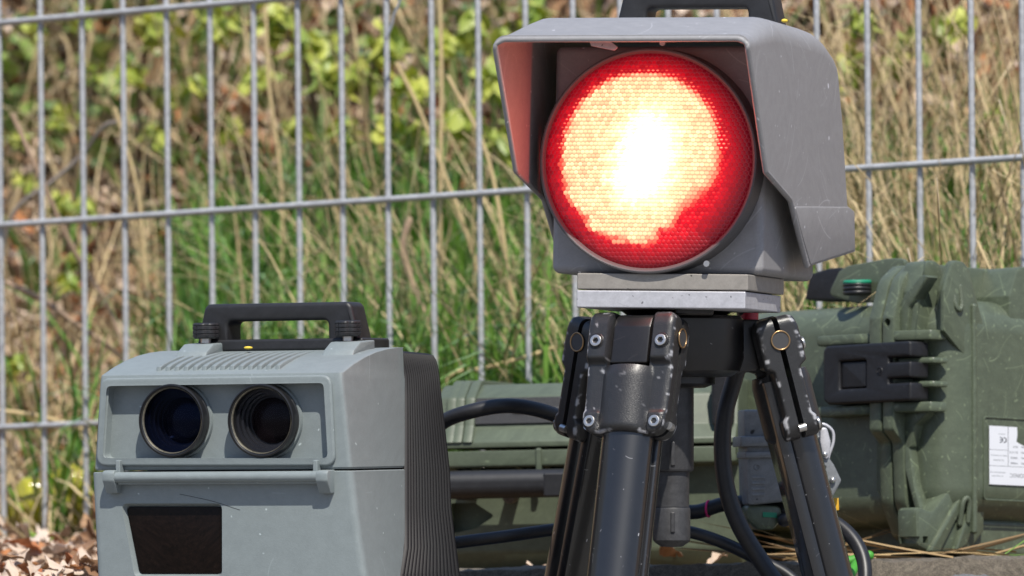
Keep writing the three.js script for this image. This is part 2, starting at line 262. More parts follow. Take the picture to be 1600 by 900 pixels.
// ------------------------------------------------------------------ laser scanner (grey box with two lenses)
// the carrying handle is the same on the scanner and on the flash
function handleGeometry(w, h, post, bar, d) {
  const o = roundPoly([[-w / 2 - 0.004, 0], [-w / 2 + 0.003, h * 0.9], [-w / 2 + 0.006, h], [w / 2 - 0.006, h], [w / 2 - 0.003, h * 0.9], [w / 2 + 0.004, 0], [w / 2 - post, 0], [w / 2 - post, h - bar], [-w / 2 + post, h - bar], [-w / 2 + post, 0]], [0.001, 0.006, 0.007, 0.007, 0.006, 0.001, 0.001, 0.005, 0.005, 0.001], 4);
  const g = extrude(o, d, 0.003, [], 3); g.translate(0, 0, -d / 2); return g;
}
function knobGeometry(r, h) {
  const pts = []; for (let i = 0; i < 72; i++) { const a = i / 72 * 2 * Math.PI, q = r * (1 - 0.13 * Math.pow(0.5 + 0.5 * Math.cos(a * 6), 4)); pts.push([Math.cos(a) * q, Math.sin(a) * q]); }
  const rings = []; for (const [y, s] of [[0, 0.86], [0.1, 0.97], [0.24, 1], [0.28, 0.94], [0.34, 1], [0.5, 1], [0.54, 0.94], [0.6, 1], [0.76, 1], [0.8, 0.94], [0.86, 0.99], [0.95, 0.95], [1, 0.85]]) rings.push(pts.map(([a, b]) => new V3(a * s, y * h, b * s)));
  return loft(rings, 30);
}
{
  const g = thing('laser_scanner', 'grey box-shaped laser scanner with two round lenses and ribbed black rear', 'measuring device');
  const base = P(336, 1092, 4.8); g.position.set(base.x, -0.12, -4.8); g.rotation.set(0.014, -24 * Math.PI / 180, 0.004);
  const T = tracer(g), zx = (px, py, z = 0) => T.z(px, py, z);
  const rect = (xl, xr, zf, zb, y, r = 0.004, tilt = 0) => roundPoly([[xl, zf], [xr, zf], [xr, zb], [xl, zb]], [r, r, 0.001, 0.001], 4).map(([x, z]) => new V3(x, y + tilt * z, z));
  const ySeam = zx(340, 735).y, yTop = zx(340, 589).y;
  const left = (py) => zx(py < 735 ? lerp(155, 146, (py - 590) / 145) : lerp(142, 150, (py - 735) / 165), py).x;
  const right = (py) => zx(py < 735 ? lerp(534, 549, (py - 585) / 150) : lerp(550, 571, Math.pow((py - 735) / 165, 1.2)), py).x;
  const zB = (py) => T.x(py > 860 ? lerp(632, 626, (py - 860) / 40) : 633, Math.min(py, 900), right(Math.min(py, 900))).z, zBack = zB(600);
  // lower housing
  const low = []; for (const py of [1082, 1000, 900, 870, 840, 800, 770, 745, 738, 736.6]) low.push(rect(left(py) + (py < 738 ? 0.001 : 0), right(py) - (py < 738 ? 0.001 : 0), py < 738 ? -0.001 : 0, zB(py), zx(340, py).y, 0.006));
  low.unshift(rect(left(1082) + 0.003, right(1082) - 0.003, -0.003, zB(1082), 0.0015, 0.006));
  const quad = (pts, z) => pts.map(([px, py]) => { const p = zx(px, py, z); return [p.x, p.y]; });
  const solid = (list) => loft(list.map(([pts, r, z]) => roundPoly(pts, r, 5).map(([x, y]) => new V3(x, y, z))), 50);
  const grow = (pts, d) => { const cx = pts.reduce((s, p) => s + p[0], 0) / pts.length, cy = pts.reduce((s, p) => s + p[1], 0) / pts.length; return pts.map(([x, y]) => [x + Math.sign(x - cx) * d, y + Math.sign(y - cy) * d]); };
  const win = quad([[193, 791], [343, 791], [343, 897], [214, 897]], 0);
  let lower = csg(loft(low, 32), solid([[grow(win, 0.0042), 0.006, 0.004], [grow(win, 0.0008), 0.004, -0.0028], [win, 0.004, -0.006]]), SUBTRACTION);
  part('lower_housing', lower, M.boxGrey, g);
  const winMat = phys({ color: lin(0.02, 0.014, 0.012), roughness: 0.3, specularIntensity: 0.3, map: wearMap(512, { mottle: 0.5, specks: 330, speckSize: [0.5, 1.5], base: [0.6, 0.55, 0.52], dust: 0.3, dustCol: [1, 0.9, 0.82], rep: 9 }) });
  part('sensor_window', at(extrude(roundPoly(grow(win, -0.0003), 0.004, 4), 0.002, 0.0003), 0, 0, -0.0062), winMat, g, 'dark dusty sensor window');
  // upper housing with the sloping roof
  const up = []; for (const py of [734, 731, 700, 660, 620, 594]) up.push(rect(left(py) + (py > 732 ? 0.001 : 0), right(py) - (py > 732 ? 0.001 : 0), py > 732 ? -0.001 : 0, zB(py), zx(340, py).y, 0.004));
  const roofR = [[534, 582, 0], [545, 576, -0.02], [565, 569, -0.042], [590, 564, -0.07], [612, 561, -0.1]];
  const roof = [[-0.0012, 0.0022], [-0.005, 0.0036], [-0.02, 0.0088], [-0.04, 0.0142], [-0.06, 0.0182], [-0.08, 0.0208], [-0.1, 0.0222], [-0.118, 0.0226]];
  for (const [z, dy] of roof) { const s = clamp(dy / 0.0226) * 0.0035; up.push(rect(left(592) + s * 0.6, right(588) - s * 0.2, z, zBack, yTop + dy, 0.004)); }
  const roofY = (z) => { for (let i = 1; i < roof.length; i++) if (z >= roof[i][0]) return yTop + lerp(roof[i][1], roof[i - 1][1], clamp((z - roof[i][0]) / (roof[i - 1][0] - roof[i][0]))); return yTop + 0.0226; };
  const rec = quad([[167, 600], [511, 595], [518, 719], [160, 719]], 0);
  const upper = csg(loft(up, 28), solid([[grow(rec, 0.001), 0.0062, 0.01], [grow(rec, 0), 0.006, -0.001], [grow(rec, -0.0016), 0.005, -0.0095]]), SUBTRACTION);
  let housing = upper; for (const px of [270, 409.5]) { const c = zx(px, 657, 0.003); housing = csg(housing, at(cyl(0.0262, 0.0262, 0.06, 48).rotateX(Math.PI / 2), c.x, c.y, -0.03), SUBTRACTION); }
  part('upper_housing', housing, M.boxGrey, g);
  part('recess_frame', at(extrude(roundPoly(grow(rec, 0.0045), 0.009, 6), 0.0042, 0.0016, [roundPoly(grow(rec, 0), 0.006, 6)], 3), 0, 0, -0.001), M.boxGrey, g);
  // a thin skin line round the edge where lid meets rear
  // lenses
  const glass = phys({ color: lin(0.92, 0.93, 1), transmission: 1, thickness: 0, roughness: 0.02, ior: 1.5, specularIntensity: 0.06 });
  const tunnel = std({ color: lin(0.004, 0.004, 0.005), roughness: 0.6 }), coat = phys({ color: lin(0.0022, 0.003, 0.007), roughness: 0.12, specularIntensity: 0.25, specularColor: lin(0.35, 0.5, 1) });
  const coatRed = phys({ color: lin(0.006, 0.0035, 0.004), roughness: 0.2, specularIntensity: 0.2 });
  const ringBlack = phys({ color: lin(0.012, 0.012, 0.013), roughness: 0.3 });
  const lathe = (pts, n = 72) => { const q = new THREE.LatheGeometry(pts.map(([r, y]) => new V2(r, y)), n); q.rotateX(Math.PI / 2); return crease(q, 25); };
  for (const [px, blue] of [[270, true], [409.5, false]]) {
    const c = zx(px, 657, 0.001), L = new THREE.Group(); L.name = 'lens'; L.position.set(c.x, c.y, -0.0094); g.add(L);
    const R = 0.0289;
    part('lens_barrel', lathe([[R * 0.9, 0.003], [R * 1.035, 0.003], [R * 1.05, 0.0015], [R * 1.06, -0.0035], [R * 0.9, -0.0035]]), M.boxGrey, L);
    part('lens_ring', lathe([[R * 0.985, 0.001], [R * 0.99, 0.0055], [R * 0.955, 0.0062], [R * 0.955, 0.0068], [R * 1.0, 0.0072], [R * 1.0, 0.0118], [R * 0.985, 0.0134], [R * 0.95, 0.0138], [R * 0.94, 0.0125], [R * 0.9, 0.0118], [R * 0.9, 0.001]]), ringBlack, L);
    part('retaining_ring', lathe([[R * 0.905, 0.0115], [R * 0.893, 0.0123], [R * 0.876, 0.0117], [R * 0.866, 0.0106]]), M.champagne, L);
    const steps = []; let r = R * 0.868; for (let i = 0; i < 7; i++) { steps.push([r, (i ? 0.0075 : 0.0106) - i * 0.0042], [r, 0.0045 - i * 0.0042], [r * 0.92, 0.0043 - i * 0.0042]); r *= 0.92; } steps.push([0.0001, -0.03]);
    part('lens_tunnel', lathe(steps), blue ? coat : tunnel, L);
    const dome = []; for (let i = 0; i <= 12; i++) { const t = i / 12; dome.push([R * 0.845 * (1 - t) + 1e-5, 0.0072 + 0.0035 * (1 - (1 - t) ** 2)]); }
    part('lens_glass', lathe(dome), glass, L);
    const rear = []; for (let i = 0; i <= 10; i++) { const t = i / 10; rear.push([R * 0.62 * (1 - t) + 1e-5, -0.0075 + 0.004 * (1 - (1 - t) ** 2)]); }
    part('rear_element', lathe(rear), blue ? coat : coatRed, L);
    for (const y of [c.y + 0.03, c.y - 0.03]) for (const s of [-1, 1]) part('mounting_rib', at(rbox(0.0042, 0.014, 0.009, 0.001), s * 0.0052, y - c.y, -0.0008), M.boxGrey, L);
  }
  // hinge bar under the lenses
  const b0 = zx(178, 746, 0.008), b1 = zx(508, 747, 0.008), bl = b1.x - b0.x;
  const bar = cyl(0.0042, 0.0042, bl, 24); bar.rotateZ(Math.PI / 2); part('hinge_bar', at(bar, (b0.x + b1.x) / 2, b0.y, 0.008), M.boxGrey, g);
  const barLip = rbox(bl * 0.97, 0.005, 0.003, 0.001); part('hinge_bar_lip', at(barLip, (b0.x + b1.x) / 2, b0.y - 0.0032, 0.0062), M.boxGrey, g);
  for (const [px, s] of [[175, -1], [503, 1]]) {
    const c = zx(px, 747, 0.006), br = extrude(roundPoly([[-0.002, 0.0065], [0.0125, 0.006], [0.0125, -0.002], [0.006, -0.012], [-0.002, -0.012]], [0.001, 0.005, 0.004, 0.002, 0.001], 4), 0.0105, 0.001); br.rotateY(-Math.PI / 2);
    part('hinge_bracket', at(br, c.x + (s < 0 ? 0.005 : 0.0078), c.y, 0), M.boxGrey, g);
    part('hinge_tab', at(rbox(0.004, 0.012, 0.008, 0.001), c.x - s * 0.0055, c.y + 0.008, 0.003), M.boxGrey, g);
  }
  // grooved ribs on the roof
  const ribX0 = T.z(250, 580, -0.013).x, ribX1 = T.z(436, 578, -0.013).x, ribN = 14;
  const slope = Math.atan2(roofY(-0.02) - roofY(-0.07), 0.05);
  const ribTop = [], ribLow = []; for (let k = 0; k <= 8; k++) { const z = lerp(-0.009, -0.072, k / 8); ribTop.push([z - (k ? 0 : 0.0018), roofY(z) + lerp(0.0036, 0.0004, k / 8)]); ribLow.push([z, roofY(z) - 0.005]); }
  const ribG = extrude([...ribTop, ...ribLow.reverse()], 0.0042, 0.0008); ribG.rotateY(-Math.PI / 2); ribG.translate(0.0021, 0, 0);       // follows the curve of the roof
  for (let i = 0; i < ribN; i++) { const o = part('roof_rib', ribG, M.boxGrey, g); o.position.set(lerp(ribX0, ribX1, i / (ribN - 1)), 0, 0); }
  // handle, bosses, knobs
  const zH = -0.094, hy = roofY(-0.1), hL = T.z(322, 540, zH).x, hR = T.z(562, 540, zH).x, hTop = T.z(450, 473, zH + 0.01).y, hc = (hL + hR) / 2;
  part('handle_base', at(rbox(hR - hL + 0.01, 0.009, 0.05, 0.002), hc + 0.004, hy + 0.0035, zH - 0.012), M.blackPlastic, g);
  part('handle', at(handleGeometry(hR - hL, hTop - hy - 0.004, 0.0235, 0.0138, 0.026), hc, hy + 0.004, zH - 0.004), M.blackPlastic, g);
  for (const px of [321, 543]) {
    const k = T.z(px, 538, -0.076);
    const boss = extrude(roundPoly([[0.022, -0.004], [0.018, 0.001], [0.006, 0.0075], [-0.02, 0.009], [-0.02, -0.004]], [0, 0.002, 0.004, 0.001, 0], 4), 0.027, 0.0015); boss.rotateY(-Math.PI / 2);
    part('knob_boss', at(boss, k.x + 0.0135 + (px < 400 ? -0.001 : 0.003), hy - 0.0028, -0.072), M.boxGrey, g);
    const kn = new THREE.Group(); kn.name = 'clamp_knob'; kn.position.set(k.x, hy + 0.0055, -0.077); g.add(kn);
    part('knob_head', at(knobGeometry(0.0106, 0.0125), 0, 0.0035, 0), M.blackPlastic, kn); part('knob_stem', at(cyl(0.0042, 0.0042, 0.004, 16), 0, 0.002, 0), M.steel, kn);
  }
  // ribbed rear cover
  const ribs = 17, loops = [];
  const zEnd = (py) => T.x(py < 575 ? 690 : lerp(690, 710, sstep(565, 790, py)), py, right(py) + 0.001).z;
  for (const [py, inset] of [[1082, 0.004], [1060, 0], [1000, 0], [900, 0], [860, 0], [800, 0], [740, 0], [680, 0], [620, 0], [590, 0.0004], [575, 0.002]]) {
    const xl = left(Math.max(py, 600)) - 0.0005 + inset, xr = right(Math.max(py, 590)) + 0.0018 - inset, z0 = zB(Math.max(py, 592)) + 0.0005, z1 = Math.max(zEnd(Math.min(py, 800)), -0.31), pts = [];
    const n = ribs * 8; for (let i = 0; i <= n; i++) { const t = i / n, ph = (t * ribs) % 1, w = clamp(Math.min(ph, 1 - ph) * 3.2); const round = Math.max(0, (t - 0.93) / 0.07); pts.push([xr - 0.0024 * (1 - w) - 0.009 * round * round, lerp(z0, z1, t)]); }
    pts.push([xl + 0.012, z1], [xl, z1 + 0.012], [xl, z0]);
    loops.push(pts.map(([x, z]) => new V3(x, zx(340, py).y, z)));
  }
  const topY = [[566, 0.001], [561, 0.004], [558.5, 0.01]];
  { const lastp = loops[loops.length - 1], cy = roofY(-0.12), y0 = lastp[0].y; for (const [f, ins] of [[0.5, 0.0015], [0.85, 0.004], [1, 0.009]]) { const cxm = (left(600) + right(590)) / 2; loops.push(lastp.map((p) => { const tz = (p.z - zBack) / (-0.25 - zBack); return new V3(p.x - Math.sign(p.x - cxm) * ins, lerp(y0, cy - 0.0022 - 0.0045 * tz, f), p.z + (tz > 0.8 ? ins * 0.5 : 0)); })); } }
  part('ribbed_rear_cover', loft(loops, 22), M.fins, g, 'black rear cover with fine upright cooling ribs');
  const mk = [[281, 772], [305, 777], [335, 784], [375, 797]].map(([px, py]) => { const p = zx(px, py, 0.0001); return new V3(p.x, p.y, 0.00005); }); part('scuff_mark', capped(mk, 0.0002, 24, 6), M.dark, g, 'thin dark scuff line');
  // fallen petal on the roof
  const pet = single('fallen_petal', new THREE.SphereGeometry(0.0024, 10, 6).scale(1.5, 0.5, 1), M.petal, 'yellow petal lying on the roof of the grey scanner box', 'petal');
  const pp = g.localToWorld(new V3(T.z(388, 552, -0.068).x, hy + 0.0012, -0.068)); pet.position.copy(pp);
}
let plateCentre;

// ------------------------------------------------------------------ flash lamp in its hood, lit red
{
  const g = thing('flash_lamp', 'hooded grey flash lamp with a large round lens glowing red', 'flash lamp');
  g.position.copy(P(1025, 428, 4.8)); g.rotation.set(0.0, -17 * Math.PI / 180, -0.018);
  const T = tracer(g), hw = (T.z(1190, 428, 0).x - T.z(860, 428, 0).x) / 2, HH = T.z(1025, 72, 0).y, hx = hw + 0.0165, depth = 0.165;
  const body = rbox(2 * hw, HH, depth, 0.006, 3); part('lamp_body', at(body, 0, HH / 2, -depth / 2), M.flashGrey, g);
  // hood: a tunnel cut to the outline of its side
  const prof = [[1172, 52], [1172, 80], [1200, 268], [1238, 312], [1264, 416], [1336, 393], [1334, 330], [1324, 322], [1316, 190], [1309, 112], [1296, 70], [1262, 36]].map(([px, py]) => { const p = T.x(px, py, hx); return [p.z, p.y]; });
  const zF = prof[1][0], yRim = T.z(985, 57, zF).y, yHi = yRim + 0.021;
  const zBk = Math.min(...prof.map((p) => p[0]));
  const outline = roundPoly([[zF + 0.0, yHi + 0.03], prof[1], prof[2], prof[3], prof[4], prof[5], prof[6], prof[7], prof[8], prof[9], [prof[9][0] + 0.012, yHi + 0.001], [prof[9][0] + 0.05, yHi + 0.03]], [0, 0.001, 0.006, 0.006, 0.003, 0.002, 0.001, 0.001, 0.02, 0.03, 0.03, 0], 6);
  const section = (z) => {
    const t = sstep(zF, zF - 0.085, z) * 0.25 + clamp((zF - z) / 0.085) * 0.75, top = lerp(yRim, yHi, Math.min(1, t)) - 0.03 * Math.pow(clamp((-0.1 - z) / 0.1), 2), r = lerp(0.009, 0.02, clamp((zF - z) / 0.085)), th = 0.0038, w = hx;
    const out = [[-w, -0.06]], arc = (cx, cy, rad, a0, a1) => { for (let k = 0; k <= 6; k++) { const a = lerp(a0, a1, k / 6); out.push([cx + rad * Math.cos(a), cy + rad * Math.sin(a)]); } };
    arc(-w + r, top - r, r, Math.PI, Math.PI / 2); arc(w - r, top - r, r, Math.PI / 2, 0); out.push([w, -0.06], [w - th, -0.06]);
    const q = r - th; arc(w - r, top - r, q, 0, Math.PI / 2); arc(-w + r, top - r, q, Math.PI / 2, Math.PI); out.push([-w + th, -0.06]);
    return out.map(([x, y]) => new V3(x, y, z));
  };
  const secs = []; for (let i = 0; i <= 16; i++) secs.push(section(lerp(zF + 0.01, zBk - 0.02, i / 16)));
  const shell = loft(secs, 30);
  const cut = new THREE.ExtrudeGeometry(shapeOf(outline), { depth: 0.4, bevelEnabled: false }); cut.rotateY(-Math.PI / 2); cut.translate(0.2, 0, 0);
  const hood = csg(shell, boxUV(cut), INTERSECTION);
  const hoodMesh = part('hood', hood, M.flashGrey, g);
  // rounded bead along the hood's front edge
  const th = 0.0019, rimPts = [];
  const side = [prof[4], prof[3], prof[2]];
  for (const [z, y] of side) rimPts.push(new V3(hx - th, y, z));
  const topPts = section(zF).map((p) => p.clone()); // outer arc of the front section
  const outerArc = topPts.slice(1, 15);
  for (const p of outerArc.slice().reverse()) rimPts.push(new V3(p.x * (1 - th / hx), p.y - (p.y > yRim - 0.003 ? th : 0), zF));
  for (const [z, y] of side.slice().reverse()) rimPts.push(new V3(-hx + th, y, z));
  const path = new THREE.CurvePath(); for (let i = 0; i < rimPts.length - 1; i++) path.add(new THREE.LineCurve3(rimPts[i], rimPts[i + 1]));
  part('hood_rim', boxUV(new THREE.TubeGeometry(path, 260, 0.0023, 10)), M.flashGrey, hoodMesh);
  // proud panel at the lower rear of the hood's side
  for (const s of [-1, 1]) {
    const fp = [[1240, 322], [1325, 323], [1334, 330], [1335, 392], [1266, 414], [1252, 366]].map(([px, py]) => { const p = T.x(px, py, hx); return [p.z, p.y]; });
    const pg = extrude(roundPoly(fp, 0.003, 3), 0.003, 0.0013); pg.rotateY(-Math.PI / 2); part('hood_flange', at(pg, s * hx + 0.0015 - s * 0.0006, 0, 0), M.flashGrey, hoodMesh);
  }
  // lens bezel and lens
  const c = T.z(1012, 251, 0.022), LR = 0.0885, bez = new THREE.LatheGeometry([[LR - 0.006, 0.0], [LR, 0.0], [LR - 0.0005, 0.021], [LR - 0.001, 0.0222], [LR - 0.0022, 0.0226], [LR - 0.0032, 0.0222], [LR - 0.0048, 0.0195], [LR - 0.006, 0.0]].map(([r, y]) => new V2(r, y)), 96); bez.rotateX(Math.PI / 2);
  part('lens_bezel', at(crease(bez, 30), c.x, c.y, 0), M.bezel ??= std({ color: lin(0.09, 0.085, 0.088), roughness: 0.5, bumpMap: bumpRep(grainBump, 12), bumpScale: 0.0001 }), g);
  // honeycomb lens: glowing cells, hottest near the middle
  const N = 1024, CELLS = 46, em = document.createElement('canvas'); em.width = em.height = N; 
  const heat = (x, y) => {                                        // the reflector's bright patch, in units of the lens radius
    const a = Math.atan2(y, x), d = Math.hypot((x + 0.04) / 0.79, (y - 0.02) / 0.79);
    const edge = 1 + 0.05 * fbm(Math.cos(a) * 2 + 4, Math.sin(a) * 2, 1) - 0.17 * Math.exp(-(((a + 0.83) / 0.5) ** 2)) - 0.05 * Math.exp(-(((a - 0.1) / 0.5) ** 2));
    const rag = 0.17 * fbm(x * 7, y * 7, 5) * sstep(0.2, -0.6, y);
    const core = Math.exp(-(((x - 0.04) ** 2) / 0.09 + ((y - 0.2) ** 2) / 0.1)) + 0.8 * Math.exp(-(((x + 0.06) ** 2) / 0.12 + ((y + 0.2) ** 2) / 0.08));
    return { body: sstep(edge + 0.03, edge - 0.07 - 0.16 * Math.exp(-(((a + 0.7) / 0.7) ** 2)), d + rag), halo: sstep(1.3, 0.85, d), core };
  };
  const data = new Float32Array(N * N * 4), bump = new Uint8Array(N * N * 4), SQ = Math.sqrt(3), size = 2 / CELLS / SQ;
  const hexr = (x, y) => { let q = (SQ / 3 * x - y / 3) / size, r = (2 / 3 * y) / size, s = -q - r, a = Math.round(q), b = Math.round(r), d = Math.round(s); const da = Math.abs(a - q), db = Math.abs(b - r), dd = Math.abs(d - s); if (da > db && da > dd) a = -b - d; else if (db > dd) b = -a - d; const cx = size * (SQ * a + SQ / 2 * b), cy = size * 1.5 * b; return [cx, cy, a, b]; };
  for (let j = 0; j < N; j++) for (let i = 0; i < N; i++) {
    const x = (i + 0.5) / N * 2 - 1, y = (j + 0.5) / N * 2 - 1, [cx, cy, qa, qb] = hexr(x, y), lx = (x - cx) / size, ly = (y - cy) / size;
    const e = 1 - Math.max(Math.abs(lx) / (SQ / 2), Math.abs(lx) / SQ + Math.abs(ly)) ;        // 0 at the cell's edge, 1 in its middle
    const rough = ((Math.sin(qa * 127.1 + qb * 311.7) * 43758.5453) % 1 + 1) % 1;
    const h = heat(cx + (rough - 0.5) * 0.02, cy), k = (j * N + i) * 4;
    const streak = 0.5 + 0.5 * Math.sin(ly * 3.1 + 1.2 + 2 * (cx * 0.5)), edge = sstep(0.16, 0.03, e);
    const spark = sstep(0.35, 0.7, 1 - Math.hypot(lx + 0.1, (ly - 0.25) * 1.8));
    const hot = h.body * (1 + 2.6 * h.core * h.core) * (0.72 + 0.5 * rough) * (1 - 0.5 * edge * (1 - clamp(h.core * 1.3))) * (0.75 + 0.5 * streak);
    const rim = h.halo * (0.55 + 0.45 * rough);
    let R = 2.5 * hot + 1.1 * rim * (1 - 0.35 * edge) + 0.05, G = 0.82 * hot + 0.001, B = 0.42 * hot + 0.012 * rim + 0.004;
    const out = sstep(0.45, 0.9, h.halo) * (1 - h.body) * spark * (y > 0.1 ? 1 : 0.08) * (rough > 0.35 ? 1 : 0.2) * 0.75;   // single cells that catch the beam outside the patch
    R += 3 * out; G += 0.8 * out; B += 0.5 * out;
    if (1 - h.halo > 0.3) { R += 0.06 * edge; G += 0.012 * edge; B += 0.016 * edge; }
    data[k] = R; data[k + 1] = G; data[k + 2] = B; data[k + 3] = 1;
    const bb = 255 * clamp(Math.sqrt(clamp(e * 1.6))); bump[k] = bump[k + 1] = bump[k + 2] = bb; bump[k + 3] = 255;
  }
  const et = new THREE.DataTexture(data, N, N, THREE.RGBAFormat, THREE.FloatType); et.magFilter = THREE.LinearFilter; et.needsUpdate = true;
  const bt = new THREE.DataTexture(bump, N, N); bt.magFilter = THREE.LinearFilter; bt.needsUpdate = true;
  M.lensGlow = phys({ color: lin(0.2, 0.004, 0.008), roughness: 0.4, emissive: lin(1, 1, 1), emissiveMap: et, emissiveIntensity: 1, bumpMap: bt, bumpScale: 0.0007 });
  const lr = LR - 0.0045, pts = []; for (let i = 0; i <= 20; i++) { const t = i / 20; pts.push(new V2(lr * t + 1e-5, 0.019 + 0.014 * (1 - t * t))); } pts.push(new V2(lr, 0.003), new V2(1e-5, 0.003)); pts.reverse();
  const lens = new THREE.LatheGeometry(pts, 96); lens.rotateX(Math.PI / 2); { const p = lens.attributes.position, u = lens.attributes.uv; for (let i = 0; i < p.count; i++) u.setXY(i, p.getX(i) / lr * 0.5 + 0.5, p.getY(i) / lr * 0.5 + 0.5); }
  const lensMesh = part('lamp_lens', at(lens, c.x, c.y, 0), M.lensGlow, g, 'round red honeycomb lamp lens, lit and glaring');
  const lamp = new THREE.PointLight(new THREE.Color(1, 0.012, 0.02), 0.014, 3, 2); lamp.position.set(c.x, c.y, 0.028); lamp.castShadow = true; lamp.shadow.radius = 0.15; g.add(lamp);
  // screws and the bright bracket under the hood's top
  for (const [px, py, z] of [[1104, 412, 0.0235], [1035, 67, 0.024]]) { const q = T.z(px, py, z), s = cyl(0.0024, 0.0024, 0.003, 12); s.rotateX(Math.PI / 2); part('bezel_screw', at(s, q.x, q.y, z - 0.001), M.steel, g); }
  const br = [[920, 62], [948, 60], [966, 74], [960, 79], [924, 72]].map(([px, py]) => { const p = T.z(px, py, 0.03); return [p.x, p.y]; });
  part('bracket', at(extrude(roundPoly(br, 0.001, 2), 0.002, 0.0005), 0, 0, 0.029, 0, 0, 0), M.alu, g, 'small bare metal bracket under the hood top');
  // handle
  const zH = -0.06, hl = T.z(972, 20, zH).x, hr = T.z(1216, 20, zH).x;
  const hIn = T.z(1100, 11, zH + 0.008).y, hH = 0.034;
  part('handle', at(handleGeometry(hr - hl, hH, 0.0225, 0.0125, 0.03), (hl + hr) / 2, hIn - (hH - 0.0125), zH - 0.006), M.blackPlastic, g);
  const pcx = (T.z(905, 445, 0.018).x + T.z(1165, 445, 0.018).x) / 2;
  part('base_plate', at(rbox(0.138, 0.0125, 0.112, 0.001), pcx, -0.0066, -0.038), M.aluDull, g);
  plateCentre = g.localToWorld(new V3(pcx - 0.001, -0.0205, -0.0365));
  const pet = single('fallen_petal', new THREE.SphereGeometry(0.0019, 10, 6).scale(1.4, 0.8, 1), M.petal, 'yellow petal stuck on the hood of the flash lamp', 'petal');
  pet.position.copy(g.localToWorld(new V3(T.z(1226, 27, -0.03).x, yHi + 0.001, -0.03)));
}

